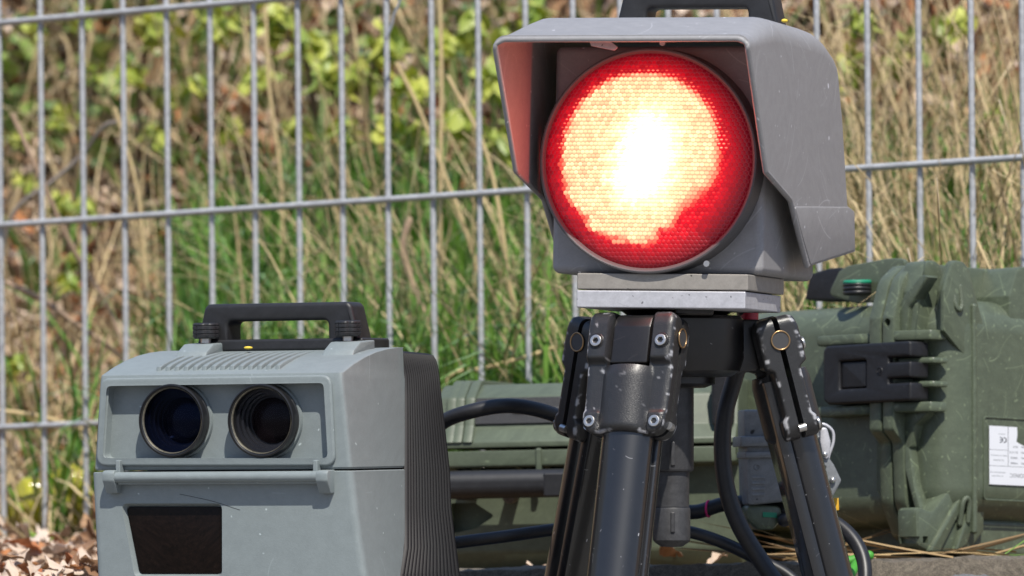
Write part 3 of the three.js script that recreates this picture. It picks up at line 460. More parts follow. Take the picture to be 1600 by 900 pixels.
// ------------------------------------------------------------------ tripod
{
  const AX = P(1058, 540, 4.862), tri = thing('camera_tripod', 'scuffed black metal tripod carrying the flash lamp', 'tripod');
  tri.position.set(AX.x, -0.12, AX.z);
  const yOf = (py) => P(0, py, 4.862).y + 0.12, yPiv = yOf(533), R = 0.0755, LEAN = 14.8 * Math.PI / 180;
  part('head_plate', at(rbox(0.1365, 0.0136, 0.11, 0.0012), plateCentre.x - AX.x, plateCentre.y + 0.12, plateCentre.z - AX.z, 0, -17 * Math.PI / 180, -0.018), M.alu, tri);
  const latheY = (pts, n = 48) => crease(new THREE.LatheGeometry(pts.map(([r, y]) => new V2(r, y)), n), 28);
  part('column_head', latheY([[0.0001, yOf(474)], [0.045, yOf(474)], [0.046, yOf(484)], [0.04, yOf(492)], [0.03, yOf(500)], [0.0001, yOf(500)]]), M.hubBlack, tri);
  part('hub', latheY([[0.0001, yOf(494)], [0.05, yOf(494)], [0.053, yOf(500)], [0.053, yOf(560)], [0.05, yOf(580)], [0.043, yOf(588)], [0.03, yOf(590)], [0.03, yOf(600)], [0.022, yOf(606)], [0.0001, yOf(606)]]), M.hubBlack, tri);
  part('centre_column', latheY([[0.0001, yOf(600)], [0.0172, yOf(600)], [0.0172, yOf(733)], [0.0164, yOf(736)], [0.0138, yOf(738)], [0.0135, yOf(792)], [0.0001, yOf(792)]].map(([r, y]) => [r, y])), M.column, tri).position.set(-0.004, 0, 0);
  const cap = part('column_cap', latheY([[0.0001, yOf(793)], [0.0142, yOf(793)], [0.0148, yOf(796)], [0.0148, yOf(844)], [0.013, yOf(848)], [0.0085, yOf(854)], [0.0001, yOf(855)]]), M.column, tri); cap.position.set(-0.0043, 0, 0);
  for (const [py0, py1, r] of [[800, 832, 0.0148], [690, 728, 0.0172]]) part('column_rib', at(rbox(0.0035, yOf(py0) - yOf(py1), 0.003, 0.001), 0.0005, (yOf(py0) + yOf(py1)) / 2, r), M.column, cap);
  part('release_button', at(rbox(0.03, 0.01, 0.02, 0.002), 0.012, yOf(486), 0.052), M.hubBlack, tri);
  // one leg, in its own frame: pivot at the origin, y along the leg, z outwards
  const yT = 0.0185, yB = -0.0795, HW = 0.0365, zGap = 0.0022;
  function shellGeometry(sgn) {
    const nu = 56, nv = 68, pos = [], col = [], idx = [], hgt = (x, y, hw) => {
      const ex = hw - Math.abs(x), ey = Math.min(y - yB, yT - y), e = Math.min(ex, ey);
      let h = 0.0118; const ax = Math.abs(x);
      h = Math.max(h, ax < 0.0228 ? Math.sqrt(0.0236 ** 2 - x * x) * (1 - sstep(-0.035, -0.018, y) * 0.15) : 0);
      const lug = sstep(0.0165, 0.0195, ax) * sstep(-0.024, -0.019, y) * (1 - 0.0); h = lerp(h, 0.0178 - 0.25 * Math.max(0, y - 0.008), lug);
      const boss = sstep(0.019, 0.022, ax) * sstep(-0.06, -0.064, y); h = lerp(h, 0.0148, boss);
      const notch = sstep(0.0172, 0.0162, ax) * sstep(-0.0262, -0.0252, y); h = lerp(h, 0.003, notch);
      const rb = 0.006, q = clamp(e / rb); h -= (h - zGap) * 0.30 * (1 - Math.sqrt(1 - (1 - q) ** 2));
      return [h, e, notch];
    };
    const hwAt = (y) => { const rb = 0.012, d = y - yB, t = yT - y, r2 = 0.008; return HW - (d < rb ? rb - Math.sqrt(Math.max(0, rb * rb - (rb - d) ** 2)) : 0) * 0.95 - (t < r2 ? r2 - Math.sqrt(Math.max(0, r2 * r2 - (r2 - t) ** 2)) : 0) * 0.8 - 0.0015 * sstep(0, -0.07, y); };
    const wear = (x, y, e, notch) => { const n = fbm(x * 160, y * 160, 3 + sgn), m = fbm(x * 60 + 9, y * 60, 1); const w = sstep(0.02, 0.16, n * 0.9 + m * 0.5 + 0.3 * sstep(0.0036, 0.0004, e) - 0.31); return w; };
    const quantY = (v) => yB + (yT - yB) * (v < 0.12 ? 0.12 * Math.pow(v / 0.12, 1.6) : v);
    for (let j = 0; j <= nv; j++) { const y = quantY(j / nv), hw = hwAt(y); for (let i = 0; i <= nu; i++) { const u = i / nu * 2 - 1, x = Math.sin(u * 1.45) / Math.sin(1.45) * hw, [h, e, nt] = hgt(x, y, hw), w = wear(x, y, e, nt); pos.push(x, y, sgn * h); col.push(w); } }
    const W = nu + 1, top = W * (nv + 1), ring = [];
    for (let i = 0; i <= nu; i++) ring.push(i); for (let j = 1; j <= nv; j++) ring.push(j * W + nu); for (let i = nu - 1; i >= 0; i--) ring.push(nv * W + i); for (let j = nv - 1; j > 0; j--) ring.push(j * W);
    for (let j = 0; j < nv; j++) for (let i = 0; i < nu; i++) { const a = j * W + i; idx.push(a, a + 1, a + W, a + 1, a + W + 1, a + W); }
    const m = ring.length; for (let k = 0; k < m; k++) { const a = ring[k]; pos.push(pos[a * 3], pos[a * 3 + 1], pos[a * 3 + 2]); col.push(col[a] * 0.5); }
    for (let k = 0; k < m; k++) { const a = ring[k], z = pos[a * 3 + 2]; pos.push(pos[a * 3], pos[a * 3 + 1], z - sgn * Math.min(0.0014, Math.abs(z) - zGap)); col.push(0); }
    for (let k = 0; k < m; k++) { const a = ring[k]; pos.push(pos[a * 3], pos[a * 3 + 1], sgn * zGap); col.push(0); }
    for (let r = 0; r < 2; r++) for (let k = 0; k < m; k++) { const a = top + r * m + k, b = top + r * m + (k + 1) % m; idx.push(a, a + m, b, b, a + m, b + m); }
    const ce = pos.length / 3; pos.push(0, (yT + yB) / 2, sgn * zGap); col.push(0); for (let k = 0; k < m; k++) idx.push(top + 2 * m + k, ce, top + 2 * m + (k + 1) % m);
    const q = new THREE.BufferGeometry(); q.setAttribute('position', new THREE.Float32BufferAttribute(pos, 3));
    const cc = new Float32Array(pos.length); for (let i = 0; i < col.length; i++) { const w = col[i]; for (let k = 0; k < 3; k++) cc[i * 3 + k] = lerp(0.026, 0.46, w); }
    q.setAttribute('color', new THREE.BufferAttribute(cc, 3)); q.setIndex(idx); fixWinding(q);
    return boxUV(creased(q, 0.75));
  }
  const outer = shellGeometry(1), inner = shellGeometry(-1);
  const oval = (a, b, y, n = 72, dz = 0) => { const l = []; for (let i = 0; i < n; i++) { const t = i / n * 2 * Math.PI, c = Math.cos(t), s = Math.sin(t); l.push(new V3(a * c, y, b * s + dz)); } return l; };
  const LEN = yPiv / Math.cos(LEAN) - 0.004;
  const tubeG = boxUV(loft([oval(0.0203, 0.0168, -LEN), oval(0.0208, 0.0172, -LEN * 0.6), oval(0.0208, 0.0172, -0.03)], 60));
  { // cylindrical uv so that chips do not stretch
    const p = tubeG.attributes.position, u = tubeG.attributes.uv; for (let i = 0; i < p.count; i += 3) { const a0 = Math.atan2(p.getZ(i), p.getX(i)); for (let k = 0; k < 3; k++) { let a = Math.atan2(p.getZ(i + k), p.getX(i + k)); if (a - a0 > 3) a -= 6.2832; if (a0 - a > 3) a += 6.2832; u.setXY(i + k, a * 0.021, p.getY(i + k)); } } }
  const spine = loft([[-LEN, 0], [-0.03, 0]].map(([y]) => roundPoly([[-0.0222, -0.0185], [0.0222, -0.0185], [0.0222, -0.0085], [-0.0222, -0.0085]], 0.002, 2).map(([x, z]) => new V3(x, y, z))), 30);
  const boltHead = (() => { const hex = []; for (let i = 0; i < 6; i++) { const a = i / 6 * 2 * Math.PI; hex.push([0.0024 * Math.cos(a), 0.0024 * Math.sin(a)]); } const ring = []; for (let i = 0; i < 28; i++) { const a = i / 28 * 2 * Math.PI; ring.push([0.0047 * Math.cos(a), 0.0047 * Math.sin(a)]); } const b = extrude(ring, 0.0034, 0.0006, [hex.reverse()]); const fl = new THREE.CircleGeometry(0.003, 16); fl.translate(0, 0, 0.0008); return merge([b, fl]); })();
  const seat = (() => { const q = new THREE.TorusGeometry(0.0056, 0.0009, 8, 28); return boxUV(q); })();
  const pinRing = boxUV(new THREE.TorusGeometry(0.0073, 0.0007, 8, 36).rotateY(Math.PI / 2)), pin = cyl(0.007, 0.007, 2 * HW + 0.002, 32).rotateZ(Math.PI / 2);
  const blockG = extrude(roundPoly([[-0.02, 0.0175], [0.0105, 0.0168], [0.0145, 0.006], [0.0145, -0.0235], [0.002, -0.0235], [-0.02, -0.016]], [0, 0.006, 0.004, 0.0015, 0.002, 0], 4), 0.0315, 0.0018); blockG.rotateY(-Math.PI / 2); blockG.translate(0.01575, 0, 0);
  const armG = extrude(roundPoly([[-0.066, 0.017], [-0.012, 0.017], [-0.004, 0.006], [-0.004, -0.012], [-0.014, -0.024], [-0.066, -0.03]], [0, 0.003, 0.004, 0.004, 0.006, 0], 4), 0.0315, 0.0018); armG.rotateY(-Math.PI / 2); armG.translate(0.01575, 0, 0);
  for (const deg of [-25, 100, -137]) {
    const a = deg * Math.PI / 180, leg = new THREE.Group(); leg.name = 'leg'; leg.rotation.order = 'YXZ';
    leg.position.set(Math.sin(a) * R, yPiv, Math.cos(a) * R); leg.rotation.set(-LEAN, a, 0); tri.add(leg);
    part('leg_tube', tubeG, M.legPaint, leg); part('leg_spine', spine, M.legPaint, leg);
    part('outer_clamp', outer, M.castBlack, leg); part('inner_clamp', inner, M.castBlack, leg);
    part('hinge_pin', pin, M.castBlack2 ??= std({ color: lin(0.05, 0.05, 0.053), roughness: 0.5 }), leg);
    for (const s of [-1, 1]) part('pin_ring', at(pinRing, s * (HW + 0.001), 0, 0), M.brass, leg);
    for (const [bx, by, bz] of [[-0.0275, -0.0065, 0.0168], [0.0275, -0.0065, 0.0168], [-0.0275, -0.0705, 0.0128], [0.0275, -0.0705, 0.0128]]) { const b = part('bolt', at(boltHead, bx, by, bz), M.steel, leg); part('bolt_seat', at(seat, bx, by, bz + 0.0006), M.hubBlack, b); }
    for (const s of [-1, 1]) part('clamp_spacer', at(cyl(0.0032, 0.0032, 0.006, 14).rotateX(Math.PI / 2), s * 0.0345, -0.071, 0), M.steel, leg);
    part('foot', at(boxUV(new THREE.SphereGeometry(0.019, 20, 12)), 0, -LEN + 0.012, 0), M.rubber, leg);
    const arm = part('hinge_arm', armG, M.hubBlack, tri); arm.position.copy(leg.position); arm.rotation.order = 'YXZ'; arm.rotation.y = a;
    const blk = part('hinge_block', blockG, M.hubBlack, leg); 
  }
}

// ------------------------------------------------------------------ equipment case on the right, seen on its corner
{
  const g = thing('equipment_case', 'scratched olive green case with a black latch, ribbed corner and torn white sticker', 'case');
  const o = P(1482, 868, 5.2); g.position.set(o.x, 0.004, o.z); g.rotation.set(-0.03, 45 * Math.PI / 180, -0.03);
  const T = tracer(g), X = (px, py, x = 0) => { const p = T.x(px, py, x); return [p.z, p.y]; }, Z = (px, py, z = 0) => { const p = T.z(px, py, z); return [p.x, p.y]; };
  const H = 0.222, zS = X(1392, 660, -0.012)[0], zEnd = -0.265, W = 0.56;
  const G = M.caseGreen;
  // two halves
  const half = (x0, y0, y1, z0, z1, r) => at(rbox(W, y1 - y0, z1 - z0, r, 8), x0 + W / 2, (y0 + y1) / 2, (z0 + z1) / 2);
  part('case_body', half(0, 0.03, H, zS - 0.05, 0, 0.03), G, g);
  part('case_lid', half(0.001, 0.028, H - 0.002, zEnd, zS + 0.02, 0.026), G, g);
  part('case_underside', at(rbox(W - 0.04, 0.034, -zEnd - 0.03, 0.006), 0.03 + W / 2, 0.018, zEnd / 2), G, g);
  // meeting rims of the halves
  const rim = (d) => roundPoly([[W, 0.004 + d], [0.03, 0.004 + d], [0.006, 0.018 + d * 0.5], [-0.010 + d, 0.048], [-0.0125 + d, 0.098], [-0.0245 + d, 0.108], [-0.0245 + d, H - 0.018], [-0.012 + d, H + 0.016], [0.006 + d, H + 0.03 - d], [W, H + 0.03 - d]], [0, 0.01, 0.01, 0.02, 0.006, 0.006, 0.008, 0.02, 0.012, 0], 4);
  part('lid_rim', at(extrude(rim(0.0012), 0.014, 0.002), 0, 0, zS - 0.0152), G, g); const holeAt = X(1388, 504, -0.02); part('body_rim', csg(at(extrude(rim(0), 0.013, 0.002), 0, 0, zS + 0.001), at(cyl(0.0034, 0.0034, 0.02, 18).rotateZ(Math.PI / 2), -0.0245, holeAt[1], zS + 0.0074), SUBTRACTION), G, g);
  part('seal', at(extrude(rim(0.005), 0.004, 0.0002), 0, 0, zS - 0.0016), M.dark, g);
  // long ribs above and below the latch
  const yR1 = X(1388, 526, -0.024)[1], yR0 = X(1388, 638, -0.024)[1];
  const wedge = (z0, z1, y, t, out) => { const q = extrude(roundPoly([[z0, 0], [z1, 0], [z1 - 0.004, -out * 0.9], [z1 - 0.03, -out], [z0 + 0.006, -out], [z0, -out * 0.6]], 0.003, 3), t, 0.0016); q.rotateX(Math.PI / 2); q.rotateY(-Math.PI / 2); q.scale(1, 1, 1); return q; };
  const slab = (z0, z1, y, t, out) => { const pts = roundPoly([[0.004, z0], [0.004, z1], [-out * 0.55, z1 - 0.002], [-out, z1 - 0.03], [-out, z0 + 0.004], [-out * 0.8, z0]], [0, 0, 0.004, 0.01, 0.003, 0.003], 4).map(([x, z]) => [x, -z]); const q = extrude(pts, t, 0.0016); q.rotateX(-Math.PI / 2); q.translate(0, y - t / 2, 0); return q; };
  const zL = X(1276, 545, -0.02)[0], zR = X(1462, 525, -0.005)[0];
  for (const [y, t] of [[yR1, 0.0085], [yR0, 0.0085]]) { part('latch_rib', slab(zL, zS - 0.001, y, t, 0.0235), G, g); part('latch_rib', slab(zS + 0.001, zR + 0.004, y + 0.0006, t, 0.0235), G, g); }
  for (const f of [0.345, 0.675]) part('finger_rib', slab(zS + 0.012, zR + 0.006, lerp(yR1, yR0, f), 0.005, 0.0215), G, g);
  // latch with three fingers
  {
    const z0 = X(1291, 580, -0.026)[0], z1 = X(1428, 575, -0.026)[0], y1 = yR1 - 0.0052, y0 = yR0 + 0.0052, h = y1 - y0, n1 = y0 + h * 0.70, n0 = y0 + h * 0.345, nz = X(1393, 580, -0.026)[0];
    const L = new THREE.Group(); L.name = 'latch'; g.add(L);
    const out = roundPoly([[z0, y0 + 0.004], [z0 + 0.006, y0], [z1, y0], [z1, n0 - 0.002], [nz, n0 - 0.002], [nz, n0 + 0.0022], [z1, n0 + 0.0022], [z1, n1 - 0.0022], [nz, n1 - 0.0022], [nz, n1 + 0.002], [z1, n1 + 0.002], [z1, y1], [z0 + 0.004, y1], [z0, y1 - 0.004]], [0.003, 0.003, 0.003, 0.002, 0.001, 0.001, 0.002, 0.002, 0.001, 0.001, 0.002, 0.003, 0.003, 0.003], 3);
    const b0 = X(1312, 565, -0.03), b1 = X(1353, 606, -0.03), hole = roundPoly([[b0[0], b1[1]], [b1[0], b1[1]], [b1[0], b0[1]], [b0[0], b0[1]]], 0.001, 2);
    const q = extrude(out, 0.024, 0.0022, [hole.slice().reverse()], 3); q.rotateY(-Math.PI / 2); part('latch_body', at(q, -0.0065, 0, 0), M.latch, L);
    const bt = extrude(roundPoly([[b0[0] + 0.001, b1[1] + 0.001], [b1[0] - 0.001, b1[1] + 0.001], [b1[0] - 0.001, b0[1] - 0.001], [b0[0] + 0.001, b0[1] - 0.001]], 0.001, 2), 0.02, 0.0012); bt.rotateY(-Math.PI / 2); part('latch_button', at(bt, -0.0085, 0, 0), M.latch, L);
    const pc = X(1374, 580, -0.0305), em = new THREE.TorusGeometry(0.0032, 0.0008, 8, 24).rotateY(Math.PI / 2); part('latch_boss', at(boxUV(em), -0.0302, pc[1], pc[0]), M.latch, L);
    part('latch_pin', at(cyl(0.0016, 0.0016, 0.002, 12).rotateZ(Math.PI / 2), -0.0305, pc[1], pc[0]), M.latch, L);
  }
  // corner webs above the latch (body half) with its bolt hole, and below it
  const web = (pts, t, x, r = 0.003) => { const q = extrude(roundPoly(pts, r, 3), t, 0.0015); q.rotateY(-Math.PI / 2); return at(q, x, 0, 0); };
  const w1 = [[1397, 527], [1397, 490], [1412, 462], [1438, 430], [1452, 430], [1420, 480], [1416, 522]].map(([px, py]) => X(px, py, -0.016));
  part('corner_web', web(w1, 0.014, -0.002), G, g);
  const w2 = [[1405, 640], [1452, 640], [1428, 664], [1420, 700], [1412, 700]].map(([px, py]) => X(px, py, -0.012)); part('corner_web', web(w2, 0.012, 0.002), G, g);
  const w3 = [[1408, 640], [1414, 640], [1420, 700], [1428, 760], [1440, 800], [1430, 800], [1412, 730]].map(([px, py]) => X(px, py, -0.010)); part('corner_web', web(w3, 0.012, 0.002), G, g);
  // fins on top of the corner: plates across the case that sweep down to the big face
  const fin = (z, t, x0, yTop, run, drop, r = 0.01) => { const pts = roundPoly([[x0, H - 0.03], [x0, H + 0.004], [x0 + 0.012, yTop], [x0 + 0.03, yTop], [x0 + 0.03 + run, H - drop], [x0 + 0.03 + run, H - 0.07]], [0, 0.004, 0.01, 0.014, r, 0], 5); return at(extrude(pts, t, 0.0018), 0, 0, z); };
  part('top_fin', fin(zS + 0.006, 0.024, -0.012, H + 0.031, 0.012, 0.0), G, g);
  part('top_fin', fin(zS + 0.048, 0.005, -0.004, H + 0.03, 0.022, 0.022), G, g);
  part('top_fin', fin(-0.0145, 0.006, 0.002, H + 0.031, 0.016, 0.02), G, g);
  part('top_fin', fin(zS + 0.0, 0.05, 0.085, H + 0.03, 0.02, 0.012), G, g); part('top_fin', fin(-0.016, 0.006, 0.11, H + 0.026, 0.02, 0.02), G, g);
  part('top_fin', fin(zS - 0.012, 0.05, 0.2, H + 0.03, 0.02, 0.012), G, g);
  // U-shaped lip below the fins and at the foot
  const uLip = (px, py, s) => { const c = Z(px, py, 0.001); return capped([new V3(c[0] - 0.0035, c[1] + s * 0.022, -0.005), new V3(c[0] - 0.003, c[1] + s * 0.003, -0.001), new V3(c[0], c[1], 0.0), new V3(c[0] + 0.003, c[1] + s * 0.003, 0.0), new V3(c[0] + 0.0035, c[1] + s * 0.02, -0.002)], 0.0024, 30, 8); };
  part('corner_lip', uLip(1500, 484, 1), G, g); part('corner_lip', uLip(1512, 778, -1), G, g);
  // upright ridge between the corner and the big face
  const rx0 = Z(1519, 480)[0], ry = Z(1519, 474)[1]; part('face_ridge', at(rbox(0.0055, ry - 0.02, 0.006, 0.0024, 3), rx0 + 0.002, 0.02 + (ry - 0.02) / 2, -0.0006), G, g);
  // foot of the corner
  const foot = [[1414, 790], [1440, 800], [1462, 772], [1500, 745], [1524, 745], [1522, 830], [1500, 862], [1440, 864], [1416, 852]].map(([px, py]) => Z(px, py, -0.02));
  let footG = at(extrude(roundPoly(foot, 0.006, 3), 0.022, 0.003), 0, 0, -0.03);
  for (const [a, b] of [[1423, 1437], [1442, 1450]]) { const p = Z(a, 848, -0.008), q = Z(b, 838, -0.008); footG = csg(footG, at(boxUV(new THREE.BoxGeometry(q[0] - p[0], q[1] - p[1], 0.03)), (p[0] + q[0]) / 2, (p[1] + q[1]) / 2, -0.012), SUBTRACTION); }
  part('corner_foot', footG, G, g);
  const brace = [[1452, 862], [1470, 862], [1512, 778], [1504, 770]].map(([px, py]) => Z(px, py, -0.004)); part('foot_brace', at(extrude(roundPoly(brace, 0.002, 2), 0.007, 0.0018), 0, 0, -0.011), G, g);
  const brace2 = [[1492, 862], [1512, 852], [1530, 790], [1520, 782]].map(([px, py]) => Z(px, py, -0.002)); part('foot_brace', at(extrude(roundPoly(brace2, 0.002, 2), 0.007, 0.0018), 0, 0, -0.009), G, g);
  // label recess frame and the torn, upside-down sticker
  const la = Z(1543, 665), lb = Z(1552, 757), lw = 0.085, lh = la[1] - lb[1];
  part('label_frame', at(extrude(roundPoly([[-0.006, -0.014], [lw + 0.02, -0.014], [lw + 0.02, lh + 0.008], [-0.006, lh + 0.008]], 0.004, 3), 0.0015, 0.0006, [roundPoly([[-0.0045, -0.0125], [-0.0045, lh + 0.0065], [lw + 0.0185, lh + 0.0065], [lw + 0.0185, -0.0125]], 0.003, 3)]), la[0], lb[1], -0.0004), G, g);
  {
    const cv = document.createElement('canvas'); cv.width = 1024; cv.height = 640; const c = cv.getContext('2d'); c.fillStyle = '#dfe1e6'; c.fillRect(0, 0, 1024, 640);
    for (let i = 0; i < 400; i++) { c.fillStyle = `rgba(90,95,90,${0.04 + 0.1 * rnd()})`; c.fillRect(rnd() * 1024, rnd() * 640, 2 + 5 * rnd(), 2 + 8 * rnd()); }
    c.save(); c.translate(1024, 640); c.rotate(Math.PI); c.fillStyle = c.strokeStyle = '#30343c'; c.lineWidth = 4;         // the sticker hangs upside down
    const X0 = 1024; // in turned coordinates the photo's left edge is at X0
    c.beginPath(); c.moveTo(0, 205); c.lineTo(1024, 205); c.moveTo(X0 - 185, 380); c.lineTo(X0, 380); c.moveTo(X0 - 185, 205); c.lineTo(X0 - 185, 640); c.stroke();
    c.font = '58px sans-serif'; c.fillText('VITRONIC', X0 - 455, 128); c.font = '19px sans-serif'; c.fillText('Dr.-Ing. Stein', X0 - 135, 100); c.fillText('www.vitronic.com', X0 - 160, 140);
    c.font = '24px sans-serif'; c.fillText('SU-FLASH', X0 - 145, 275); c.font = '20px sans-serif'; c.fillText('Made in Germany', X0 - 175, 325);
    c.font = 'bold 26px sans-serif'; for (const [y, a] of [[250, '11026'], [310, '10672'], [370, 'U / C E'], [430, 'N-A']]) { c.fillText(a, X0 - 280, y); c.fillText('No.', X0 - 350, y); }
    c.lineWidth = 10; for (const dx of [0, 36]) { c.beginPath(); c.arc(X0 - 140 + dx, 490, 27, Math.PI * 0.5, Math.PI * 1.5); c.stroke(); } c.beginPath(); c.moveTo(X0 - 126, 490); c.lineTo(X0 - 104, 490); c.stroke(); c.font = '18px sans-serif'; c.fillText('conform', X0 - 160, 560);
    c.restore();
    const t = new THREE.CanvasTexture(cv); t.colorSpace = THREE.SRGBColorSpace; t.magFilter = THREE.LinearFilter;
    const pts = [[0, 0], [lw, 0], [lw, lh * 0.40], [lw * 0.72, lh * 0.52], [lw * 0.6, lh * 0.66], [lw * 0.50, lh * 0.70], [lw * 0.42, lh * 0.75], [lw * 0.435, lh * 0.86], [lw * 0.43, lh], [0, lh]];
    const s = new THREE.ShapeGeometry(shapeOf(pts)), u = s.attributes.uv, p = s.attributes.position; for (let i = 0; i < u.count; i++) u.setXY(i, p.getX(i) / lw * 0.62, p.getY(i) / lh);
    part('sticker', at(s, la[0] + 0.0008, lb[1], 0.0012), std({ map: t, roughness: 0.55, side: THREE.DoubleSide }), g, 'torn white type sticker, upside down');
  }
  // flange on the lid with bands wound round it, dark grip behind
  const ey = [[1296, 462], [1314, 424], [1326, 416], [1390, 404], [1420, 404], [1400, 470], [1340, 474]].map(([px, py]) => X(px, py, 0.02));
  part('lid_flange', at(extrude(roundPoly(ey, 0.006, 4), 0.006, 0.0015).rotateY(-Math.PI / 2), 0.023, 0, 0), G, g);
  const hq = X(1333, 443, 0.016); part('flange_hole', at(cyl(0.0034, 0.0034, 0.002, 18).rotateZ(Math.PI / 2), 0.0168, hq[1], hq[0]), M.alu, g);
  const bq = T.x(1337, 449, 0.004);
  for (const [dy, m, n] of [[0.0045, M.greenPlastic, 'green_band'], [0.0015, M.rubber, 'rubber_band'], [-0.0015, M.rubber, 'rubber_band'], [-0.0045, M.rubber, 'rubber_band']]) part(n, at(boxUV(new THREE.TorusGeometry(0.0105, 0.0021, 10, 36).rotateX(Math.PI / 2)), 0.006, bq.y + dy, bq.z, rr(-0.06, 0.06), 0, rr(-0.08, 0.08)), m, g);
  const dk = [[1262, 470], [1272, 428], [1300, 420], [1322, 418], [1322, 470]].map(([px, py]) => X(px, py, 0.05)); part('grip', at(extrude(roundPoly(dk, 0.004, 3), 0.03, 0.002).rotateY(-Math.PI / 2), 0.075, 0, 0), M.latch, g, 'dark plastic grip behind the lid flange');
}
// ------------------------------------------------------------------ case lying behind the tripod
{
  const g = thing('equipment_case', 'dull green case lying behind the tripod, dark handle towards the road', 'case');
  const o = P(930, 886, 5.34); g.position.set(o.x, -0.012, o.z); g.rotation.set(0, -11 * Math.PI / 180, 0.0195);
  const T = tracer(g), Z = (px, py, z = 0) => T.z(px, py, z), G = M.caseGreenFar;
  const yS = Z(800, 701, 0.02).y, xl = Z(676, 700, 0.02).x, xr = Z(1150, 680, 0.02).x, w = xr - xl;
  const along = (pts, x0, x1, b = 0.003) => { const q = extrude(pts, x1 - x0, b); q.rotateY(Math.PI / 2); q.rotateY(Math.PI); q.rotateY(Math.PI); q.scale(1, 1, 1); return at(q, x0, 0, 0); };
  // profile in (-z, y) because extrude runs along +x after a quarter turn
  const prof = (pts, r) => roundPoly(pts.map(([z, y]) => [-z, y]), r, 4);
  const yRim = Z(800, 733, 0.02).y, y1 = Z(800, 690, 0.02).y, y2 = Z(800, 668, 0.006).y, y3 = Z(800, 620, 0.0).y, y4 = Z(800, 600, -0.03).y;
  let baseG = along(prof([[-0.012, 0], [0.0, 0.02], [0.002, yRim], [0.02, yRim + 0.002], [0.02, yS - 0.0015], [-0.25, yS - 0.0015], [-0.25, 0]], [0.012, 0.01, 0.001, 0.003, 0.001, 0.001, 0.01]), xl, xr);
  part('case_lid', along(prof([[0.02, yS + 0.0012], [0.02, y1], [0.007, y2], [-0.002, y3], [-0.03, y4], [-0.25, y4], [-0.25, yS + 0.0012]], [0.001, 0.003, 0.003, 0.006, 0.03, 0.02, 0.001]), xl, xr), G, g);
  for (const px of [705, 718, 734]) { const x = Z(px, 650, 0.008).x; part('lid_rib', along(prof([[0.02, yS + 0.006], [0.0225, y1], [0.011, y2 + 0.002], [0.004, y3], [-0.028, y4 + 0.004], [-0.2, y4 + 0.004], [-0.2, yS + 0.01]], [0.001, 0.003, 0.003, 0.006, 0.03, 0.02, 0.001]), x - 0.0045, x + 0.0045, 0.002), G, g); }
  // dark label panel on the sloping lid face
  const pa = Z(738, 627, 0.004), pb = Z(905, 672, 0.006), tilt = Math.atan2(0.009, y3 - y2);
  part('label_panel', at(rbox(pb.x - pa.x, 0.0245, 0.002, 0.0008), (pa.x + pb.x) / 2, (y2 + y3) / 2 + 0.001, 0.0032, -tilt), M.latch, g, 'dark label panel on the lid');
  const sq = Z(845, 650, 0.006); part('label_strip', at(rbox(0.05, 0.006, 0.001, 0.0004), sq.x, (y2 + y3) / 2 + 0.001, 0.0046, -tilt), M.column, g);
  for (const [a, b] of [[712, 736], [749, 806], [812, 850], [856, 886], [900, 930]]) { const p = Z(a, 731, 0.012), q = Z(b, 737, 0.012); baseG = csg(baseG, at(boxUV(new THREE.BoxGeometry(q.x - p.x, 0.005, 0.03)), (p.x + q.x) / 2, yRim + 0.0005, 0.0015), SUBTRACTION); }   // pockets under the rim
  for (const px of [842, 960, 1075]) { const x = Z(px, 725, 0.02).x; part('rim_rib', at(rbox(0.005, yS - yRim + 0.006, 0.006, 0.0015), x, (yS + yRim) / 2 - 0.003, 0.0195), G, g); }
  // carrying handle
  const h0 = Z(688, 759, 0.04), h1 = Z(930, 753, 0.04), hy = (h0.y + h1.y) / 2, H = new THREE.Group(); H.name = 'handle'; g.add(H);
  part('handle_grip', at(rbox(h1.x - h0.x, 0.0245, 0.022, 0.0108, 6), (h0.x + h1.x) / 2, hy, 0.038), M.blackPlastic, H);
  const hf = Z(880, 757, 0.046); part('grip_flat', at(rbox(0.034, 0.021, 0.004, 0.006, 3), hf.x, hf.y, 0.0475), M.blackPlastic, H);
  for (const px of [728, 960]) { const q = Z(px, 775, 0.02); part('handle_arm', at(rbox(0.014, 0.022, 0.036, 0.003), q.x, hy - 0.002, 0.019), M.latch, H); }
  const kn = Z(795, 781, 0.02); part('handle_rivet', at(cyl(0.006, 0.006, 0.02, 20).rotateX(Math.PI / 2), kn.x, kn.y + 0.003, 0.01), M.mortar, g);
  // recess under the handle's left end, latch at the far end
  const rc = [[704, 786], [742, 786], [772, 806], [742, 826], [704, 834]].map(([px, py]) => { const p = Z(px, py, 0.003); return [p.x, p.y]; });
  part('case_base', csg(baseG, at(extrude(roundPoly(rc, 0.002, 2), 0.08, 0), 0, 0, -0.014), SUBTRACTION), G, g);
  const lq = Z(1127, 625, 0.02); part('latch', at(rbox(0.018, 0.045, 0.03, 0.003), lq.x, lq.y, 0.004), M.latch, g);
}

